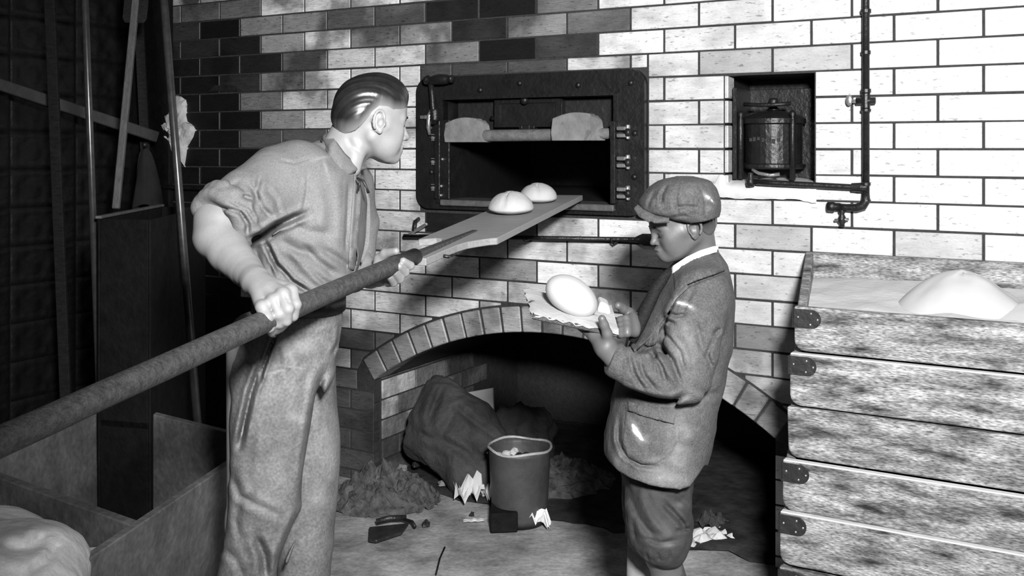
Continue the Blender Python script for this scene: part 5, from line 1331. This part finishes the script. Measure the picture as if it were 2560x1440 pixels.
# peak of the cap
def peak(s, t):
    al = (s - .5) * 2; c = Vector((0, 0, 0))
    inner = P(1640 + 14 * abs(al), 545 - 4 * abs(al), CY - al * .100); inner = P(1607 + 62 * abs(al)**1.7, 522 + 28 * abs(al)**1.5, CY - al * .092)
    outer = P(1589 + 70 * abs(al)**2.2, 519 + 34 * abs(al)**1.5, CY - al * .098)
    m_ = inner.lerp(outer, t); m_.z -= .026 * (1 - abs(al)**2.0) * math.sin(math.pi * .5 * t) - .004 * t
    m_.x -= .0 * t; return tuple(m_)
pk = grid_surf(peak, 40, 9, 'cap_peak', M['tweed'], None); pk.parent = boy; pk.matrix_parent_inverse = Matrix.Translation(-boy.location)
md = pk.modifiers.new('thick', 'SOLIDIFY'); md.thickness = .007; md.offset = 0
# near half of the peak as seen: a crescent hanging below the band
def cres(s, t):
    up = [(1592, 515), (1610, 528), (1640, 543), (1672, 550)]; dn = [(1588, 522), (1601, 543), (1628, 556), (1672, 551)]
    ys = [2.575, 2.545, 2.52, 2.505]
    q = s * 3; i = min(int(q), 2); f_ = q - i
    a = P(up[i][0], up[i][1], ys[i]).lerp(P(up[i + 1][0], up[i + 1][1], ys[i + 1]), f_); b = P(dn[i][0], dn[i][1], ys[i] - .012).lerp(P(dn[i + 1][0], dn[i + 1][1], ys[i + 1] - .003), f_)
    p = a.lerp(b, t); p.y -= .006 * math.sin(math.pi * t); return tuple(p)
pk2 = grid_surf(cres, 30, 8, 'cap_peak', M['tweed'], None); pk2.parent = boy; pk2.matrix_parent_inverse = Matrix.Translation(-boy.location)
md = pk2.modifiers.new('thick', 'SOLIDIFY'); md.thickness = .006; md.offset = 1
# --- jacket
jf = Field((.12, 2.22, .54), (.66, 2.92, 1.22), .0037)
jf.loft(rows([(632, 1712, 1796, 2.63, .065), (655, 1690, 1812, 2.63, .11), (690, 1668, 1820, 2.62, .155), (740, 1640, 1826, 2.62, .175), (800, 1608, 1827, 2.62, .175), (860, 1578, 1824, 2.62, .165), (930, 1550, 1812, 2.61, .155), (1000, 1532, 1795, 2.60, .155), (1060, 1520, 1785, 2.60, .16), (1120, 1510, 1772, 2.60, .165), (1170, 1520, 1755, 2.60, .17), (1232, 1540, 1726, 2.60, .17)]), .02, 2.25)
jf.chain([P(1755, 735, 2.50), P(1738, 800, 2.455), P(1728, 880, 2.435), P(1712, 940, 2.425)], [.072, .071, .066, .060], .018)
jf.chain([P(1712, 945, 2.42), P(1655, 948, 2.405), P(1590, 925, 2.40), P(1545, 905, 2.40)], [.056, .052, .046, .043], .020)
jf.chain([P(1705, 725, 2.72), P(1690, 800, 2.75), P(1672, 862, 2.74)], [.065, .055, .05], .02)
jf.chain([P(1672, 862, 2.74), P(1630, 840, 2.69), P(1606, 822, 2.645)], [.048, .042, .038], .018)
# hem line and cuffs
a = np.argwhere(jf.D < .05); p = jf.lo + a * jf.h; u = CX + F * p[:, 0] / p[:, 1]; v = HY + (CH - p[:, 2]) * F / p[:, 1]
hem = np.interp(u, [1500, 1522, 1545, 1580, 1620, 1660, 1700, 1725, 1760], [1120, 1152, 1175, 1196, 1210, 1219, 1223, 1215, 1165])
vv = jf.D[tuple(a.T)]; vv = np.maximum(vv, (v - hem) * .001)
cpn = np.array(P(1527, 898, 2.40)); cd = np.array((P(1527, 898, 2.40) - P(1600, 928, 2.40)).normalized())
vv = np.where((p[:, 1] < 2.47) & (u < 1580), np.maximum(vv, (p - cpn) @ cd - .004), vv)
jf.D[tuple(a.T)] = vv.astype(np.float32)
jfr = lambda p: 2.56 + 0 * p[:, 1]
jf.folds([([(1640, 850), (1680, 900), (1700, 955)], 5, .011), ([(1625, 870), (1655, 920), (1665, 960)], 5, .009), ([(1660, 830), (1700, 880), (1712, 930)], 4, .006), ([(1598, 900), (1610, 940), (1640, 975)], 5, .009), ([(1570, 880), (1582, 930), (1610, 975)], 5, .008), ([(1632, 890), (1640, 935)], 4, .006), ([(1555, 890), (1553, 960)], 3, .003), ([(1590, 880), (1620, 870), (1650, 860)], 6, .010), ([(1665, 780), (1690, 790), (1720, 785)], 4, .007), ([(1660, 800), (1690, 812)], 4, .006),
          ([(1740, 800), (1752, 860), (1770, 900)], 6, .006), ([(1780, 850), (1768, 890), (1780, 920)], 5, .007), ([(1800, 820), (1785, 838)], 5, .008), ([(1720, 985), (1680, 1003), (1620, 995), (1560, 975)], 6, .012), ([(1735, 960), (1765, 985), (1800, 985)], 8, .004), ([(1745, 700), (1722, 745), (1700, 800)], 5, .004),
          ([(1700, 820), (1735, 870), (1730, 930)], 12, -.006), ([(1640, 880), (1670, 930), (1700, 975)], 6, -.006), ([(1720, 1020), (1760, 1040)], 10, .004), ([(1690, 1080), (1740, 1100)], 12, -.004), ([(1548, 1040), (1545, 1100), (1560, 1135), (1600, 1162), (1650, 1168)], 5, .010), ([(1690, 1050), (1695, 1110), (1672, 1150)], 4, .003), ([(1530, 1010), (1520, 1080), (1530, 1130)], 6, .006),
          ([(1600, 760), (1575, 840), (1560, 880)], 5, .004), ([(1636, 700), (1652, 740)], 4, .003)], jfr)
jf.folds([([(1815, 678), (1780, 692), (1745, 704), (1715, 718), (1692, 738)], 3.0, .008), ([(1692, 740), (1664, 800), (1628, 850), (1590, 886)], 3.0, .008), ([(1686, 1064), (1620, 1048), (1568, 1030)], 2.5, .004)], jfr)
jf.noise(18, .005, 2, 3)
JFL_LIT = [(1702, 758, 22, 6, 10, 1.0), (1722, 764, 16, 6, 30, 1.1), (1690, 745, 5, 10, 10, .7), (1700, 800, 26, 3, 15, .3), (1590, 1076, 8, 26, -32, 1.4), (1606, 1098, 12, 8, 0, 1.2), (1665, 1190, 56, 26, 10, .66), (1695, 1140, 26, 50, 0, .56), (1640, 1150, 30, 8, 0, .35), (1720, 1000, 44, 26, 0, .52), (1705, 860, 36, 60, -20, .52), (1700, 1080, 34, 44, 0, .5), (1560, 960, 40, 12, 0, .2), (1550, 1150, 20, 20, 30, .4)]  # flour smears; broad spots also colour in highlights on arm and lower front
jk = jf.mesh('jacket', M['tweed'], boy, flour=JFL_LIT)
strip('jacket_collar', M['tweed'], boy, jf, [(1795, 622), (1765, 628), (1735, 641), (1706, 657), (1682, 676)], [(1813, 676), (1780, 688), (1745, 700), (1715, 712), (1688, 735)], .009, .007, 30, 10, puff=.006)
strip('lapel', M['tweed'], boy, jf, [(1690, 668), (1655, 705), (1626, 755), (1600, 810), (1576, 862)], [(1722, 718), (1690, 748), (1662, 795), (1625, 845), (1586, 880)], .007, .006, 34, 9, puff=.005)
MB().tube([P(1682, 672, 2.585), P(1662, 690, 2.575), P(1640, 722, 2.565), P(1618, 768, 2.56), P(1598, 815, 2.555), P(1580, 855, 2.55)], [.009, .013, .015, .016, .015, .010], 14, flat=1.2, up=(0, 1, 0)).build('tie', M['tie'], boy, smooth=True, world=True)
MB().tube([P(1640, 735, 2.60), P(1612, 790, 2.60), P(1588, 850, 2.60)], [.02, .026, .022], 12).build('waistcoat', M['leather'], boy, smooth=True, world=True)
def wc(s, t):
    up = [(1783, 616, 2.575), (1750, 626, 2.548), (1715, 643, 2.545), (1683, 664, 2.56), (1672, 676, 2.60), (1690, 672, 2.66), (1740, 640, 2.69), (1790, 618, 2.65), (1797, 614, 2.61), (1783, 616, 2.575)]
    L = len(up) - 1; q = s * L; i = min(int(q), L - 1); f_ = q - i; a = P(*up[i]).lerp(P(*up[i + 1]), f_); b = a + Vector((0, -.006 if a.y < 2.6 else .004, -.016)); return tuple(a.lerp(b, t))
w_ = grid_surf(wc, 60, 5, 'shirt_collar', M['white'], None); w_.parent = boy; w_.matrix_parent_inverse = Matrix.Translation(-boy.location)
md = w_.modifiers.new('thick', 'SOLIDIFY'); md.thickness = .003
strip('pocket', M['tweed'], boy, jf, [(1566, 1010), (1620, 1032), (1686, 1048)], [(1556, 1118), (1572, 1146), (1605, 1160), (1640, 1160), (1664, 1146), (1678, 1120)], -.0005, .003, 26, 14)
strip('pocket_flap', M['tweed'], boy, jf, [(1570, 1002), (1620, 1022), (1688, 1038)], [(1570, 1026), (1620, 1044), (1686, 1060)], .006, .004, 24, 6)
strip('breast_pocket', M['tweed'], boy, jf, [(1612, 795), (1630, 806), (1652, 808)], [(1604, 858), (1620, 866), (1640, 862)], .002, .003, 14, 8)
for o in list(boy.children):
    if o.name.split('.')[0] in ('pocket', 'pocket_flap', 'lapel', 'jacket_collar', 'breast_pocket'):
        co = np.array([(v.co + boy.location)[:] for v in o.data.vertices]); u = CX + F * co[:, 0] / co[:, 1]; v = HY + (CH - co[:, 2]) * F / co[:, 1]; a = np.zeros(len(co))
        for (x, y, rx, ry, ang, st) in JFL_LIT:
            c_, s_ = math.cos(R(ang)), math.sin(R(ang)); dx, dy = u - x, v - y; a = np.maximum(a, st * np.exp(-(((dx * c_ + dy * s_) / rx)**2 + ((-dx * s_ + dy * c_) / ry)**2)))
        o.data.attributes.new('flour', 'FLOAT', 'POINT').data.foreach_set('value', a.astype(np.float32))
# --- knickerbockers
kf = Field((.22, 2.36, .20), (.56, 2.86, .66), .0042)
kf.loft(rows([(1165, 1545, 1735, 2.62, .13), (1210, 1560, 1728, 2.60, .13), (1260, 1563, 1728, 2.56, .105), (1310, 1566, 1728, 2.56, .105), (1350, 1574, 1724, 2.56, .10), (1385, 1600, 1708, 2.56, .08), (1402, 1625, 1696, 2.56, .055)]), .015, 2.2)
kf.loft(rows([(1190, 1555, 1700, 2.72, .09), (1260, 1556, 1680, 2.72, .085), (1310, 1560, 1672, 2.72, .08), (1345, 1568, 1660, 2.72, .07), (1366, 1582, 1640, 2.72, .05)]), .01, 2.2)
kf.folds([([(1575, 1240), (1600, 1300), (1640, 1350)], 8, .010), ([(1655, 1255), (1700, 1300), (1715, 1325)], 6, .010), ([(1600, 1230), (1625, 1290), (1665, 1340)], 7, -.005), ([(1690, 1328), (1725, 1322)], 4, .006), ([(1610, 1345), (1650, 1358), (1700, 1350)], 5, .006), ([(1615, 1380), (1620, 1400)], 3, .004), ([(1645, 1380), (1648, 1402)], 3, .004), ([(1675, 1378), (1675, 1400)], 3, .004), ([(1580, 1290), (1590, 1350)], 6, .006), ([(1640, 1220), (1690, 1235), (1712, 1260)], 7, .005)], lambda p: 2.62 + 0 * p[:, 1])
kf.noise(26, .006, 4, 3)
kf.mesh('knickerbockers', M['knee'], boy, flour=[(1660, 1330, 50, 26, 20, .12), (1700, 1262, 12, 8, 0, .3), (1670, 1362, 16, 8, 0, .3)])
MB().tube([P(1662, 1395, 2.56), P(1673, 1450, 2.56), P(1680, 1600, 2.57), P(1682, 1740, 2.58)], [.040, .046, .038, .031], 20).build('stocking', M['stocking'], boy, smooth=True, world=True)
tag(MB().tube([P(1606, 1350, 2.70), P(1606, 1440, 2.71), P(1604, 1560, 2.72), P(1606, 1680, 2.73)], [.040, .043, .036, .030], 20).build('stocking', mat('lit_stocking', .3, .8, 60, .2), boy, smooth=True, world=True), 'stocking of the far leg, coloured as lit')  # far stocking is paler: the light on it is put into its colour
for (px, Y) in ((1682, 2.58), (1606, 2.73)):
    c = P(px, 1500, Y); c.z = 0
    MB().ell(c + Vector((-.05, .0, .035)), (.115, .045, .042)).ell(c + Vector((.01, .0, .07)), (.045, .04, .065)).build('shoe', M['leather'], boy, smooth=True, world=True)
# --- sack on the left trough and sacks under the arch
def cloth_thing(name, lab, cat, prims, lo, hi, h, mt, fold=(), ns=(10, .02, 1), front=9):
    f = Field(lo, hi, h)
    for q in prims:
        if q[0] == 'c': f.cone(q[1], q[2], q[3], q[4], q[5])
        else: f.ell(q[1], q[2], None, q[3])
    f.folds(fold, lambda p: front + 0 * p[:, 1]); f.noise(ns[0], ns[1], ns[2], 4)
    r = f.mesh(name, mt, None); return tag(r, lab, cat)
cloth_thing('flour_sack', 'pale full sack lying in the trough at the lower left corner', 'sack',
            [('e', P(0, 1440, 2.15), (.17, .16, .105), .05), ('e', P(-90, 1400, 2.3), (.18, .2, .10), .05), ('e', P(80, 1442, 2.15), (.085, .12, .075), .05), ('e', P(-120, 1520, 2.0), (.25, .2, .13), .05)],
            (-1.75, 1.6, .25), (-.86, 2.6, .78), .0075, M['sacklight'], [([(0, 1330), (60, 1345), (90, 1320)], 12, -.006), ([(0, 1380), (70, 1370), (120, 1340)], 14, .010), ([(60, 1440), (120, 1400), (150, 1350)], 9, .008)], (6, .02, 2))
tag(MB().prism([lq(-.27, .005, Z - .03), lq(-.05, .005, Z - .045), lq(-.06, .16, Z - .075), lq(-.20, .16, Z - .06)], (0, 0, .006)).build('paper_sheet', M['white'], None), 'bright white paper corner tucked in the trough beside the sack', 'paper')
cloth_thing('old_sack', 'dark crumpled sack slumped inside the fire arch beside the left jamb', 'sack',
            [('c', P(1095, 975, 4.35), P(1060, 1090, 4.32), .055, .10, .05), ('c', P(1100, 980, 4.35), P(1190, 1060, 4.30), .06, .09, .05), ('c', P(1120, 1080, 4.28), P(1190, 1180, 4.22), .12, .13, .06), ('c', P(1190, 1060, 4.3), P(1250, 1150, 4.25), .09, .10, .05)],
            (-.62, 4.0, .0), (.12, 4.6, .52), .0075, M['sack'], [([(1070, 1060), (1090, 1000), (1110, 960)], 8, .02), ([(1100, 1090), (1130, 1040), (1150, 1010)], 8, .015), ([(1080, 1090), (1160, 1130), (1210, 1190)], 9, .02), ([(1130, 1010), (1190, 1060), (1250, 1100)], 8, .015), ([(1050, 1080), (1080, 1100)], 6, .015)], (9, .035, 5))
tag(MB().prism([P(1122, 965, 4.46), P(1165, 982, 4.47), P(1232, 970, 4.50), P(1234, 1042, 4.48), P(1195, 1018, 4.46), P(1170, 990, 4.46), P(1160, 1002, 4.46)], (.004, .012, 0)).build('cardboard', mat('card', .38, .8, 10, .2), None, bevel=.001), 'pale torn cardboard sheet standing behind the dark sack under the arch', 'cardboard')
cloth_thing('rag_heap', 'dim heap of rags and kindling deep under the arch right of the cardboard', 'rags',
            [('c', P(1270, 1050, 4.6), P(1340, 1060, 4.6), .07, .07, .05), ('c', P(1300, 985, 4.6), P(1305, 1040, 4.6), .012, .04, .03), ('c', P(1300, 1100, 4.6), P(1300, 1160, 4.6), .14, .16, .05)],
            (-.3, 4.3, .0), (.4, 4.9, .5), .009, M['sack'], (), (14, .05, 7))
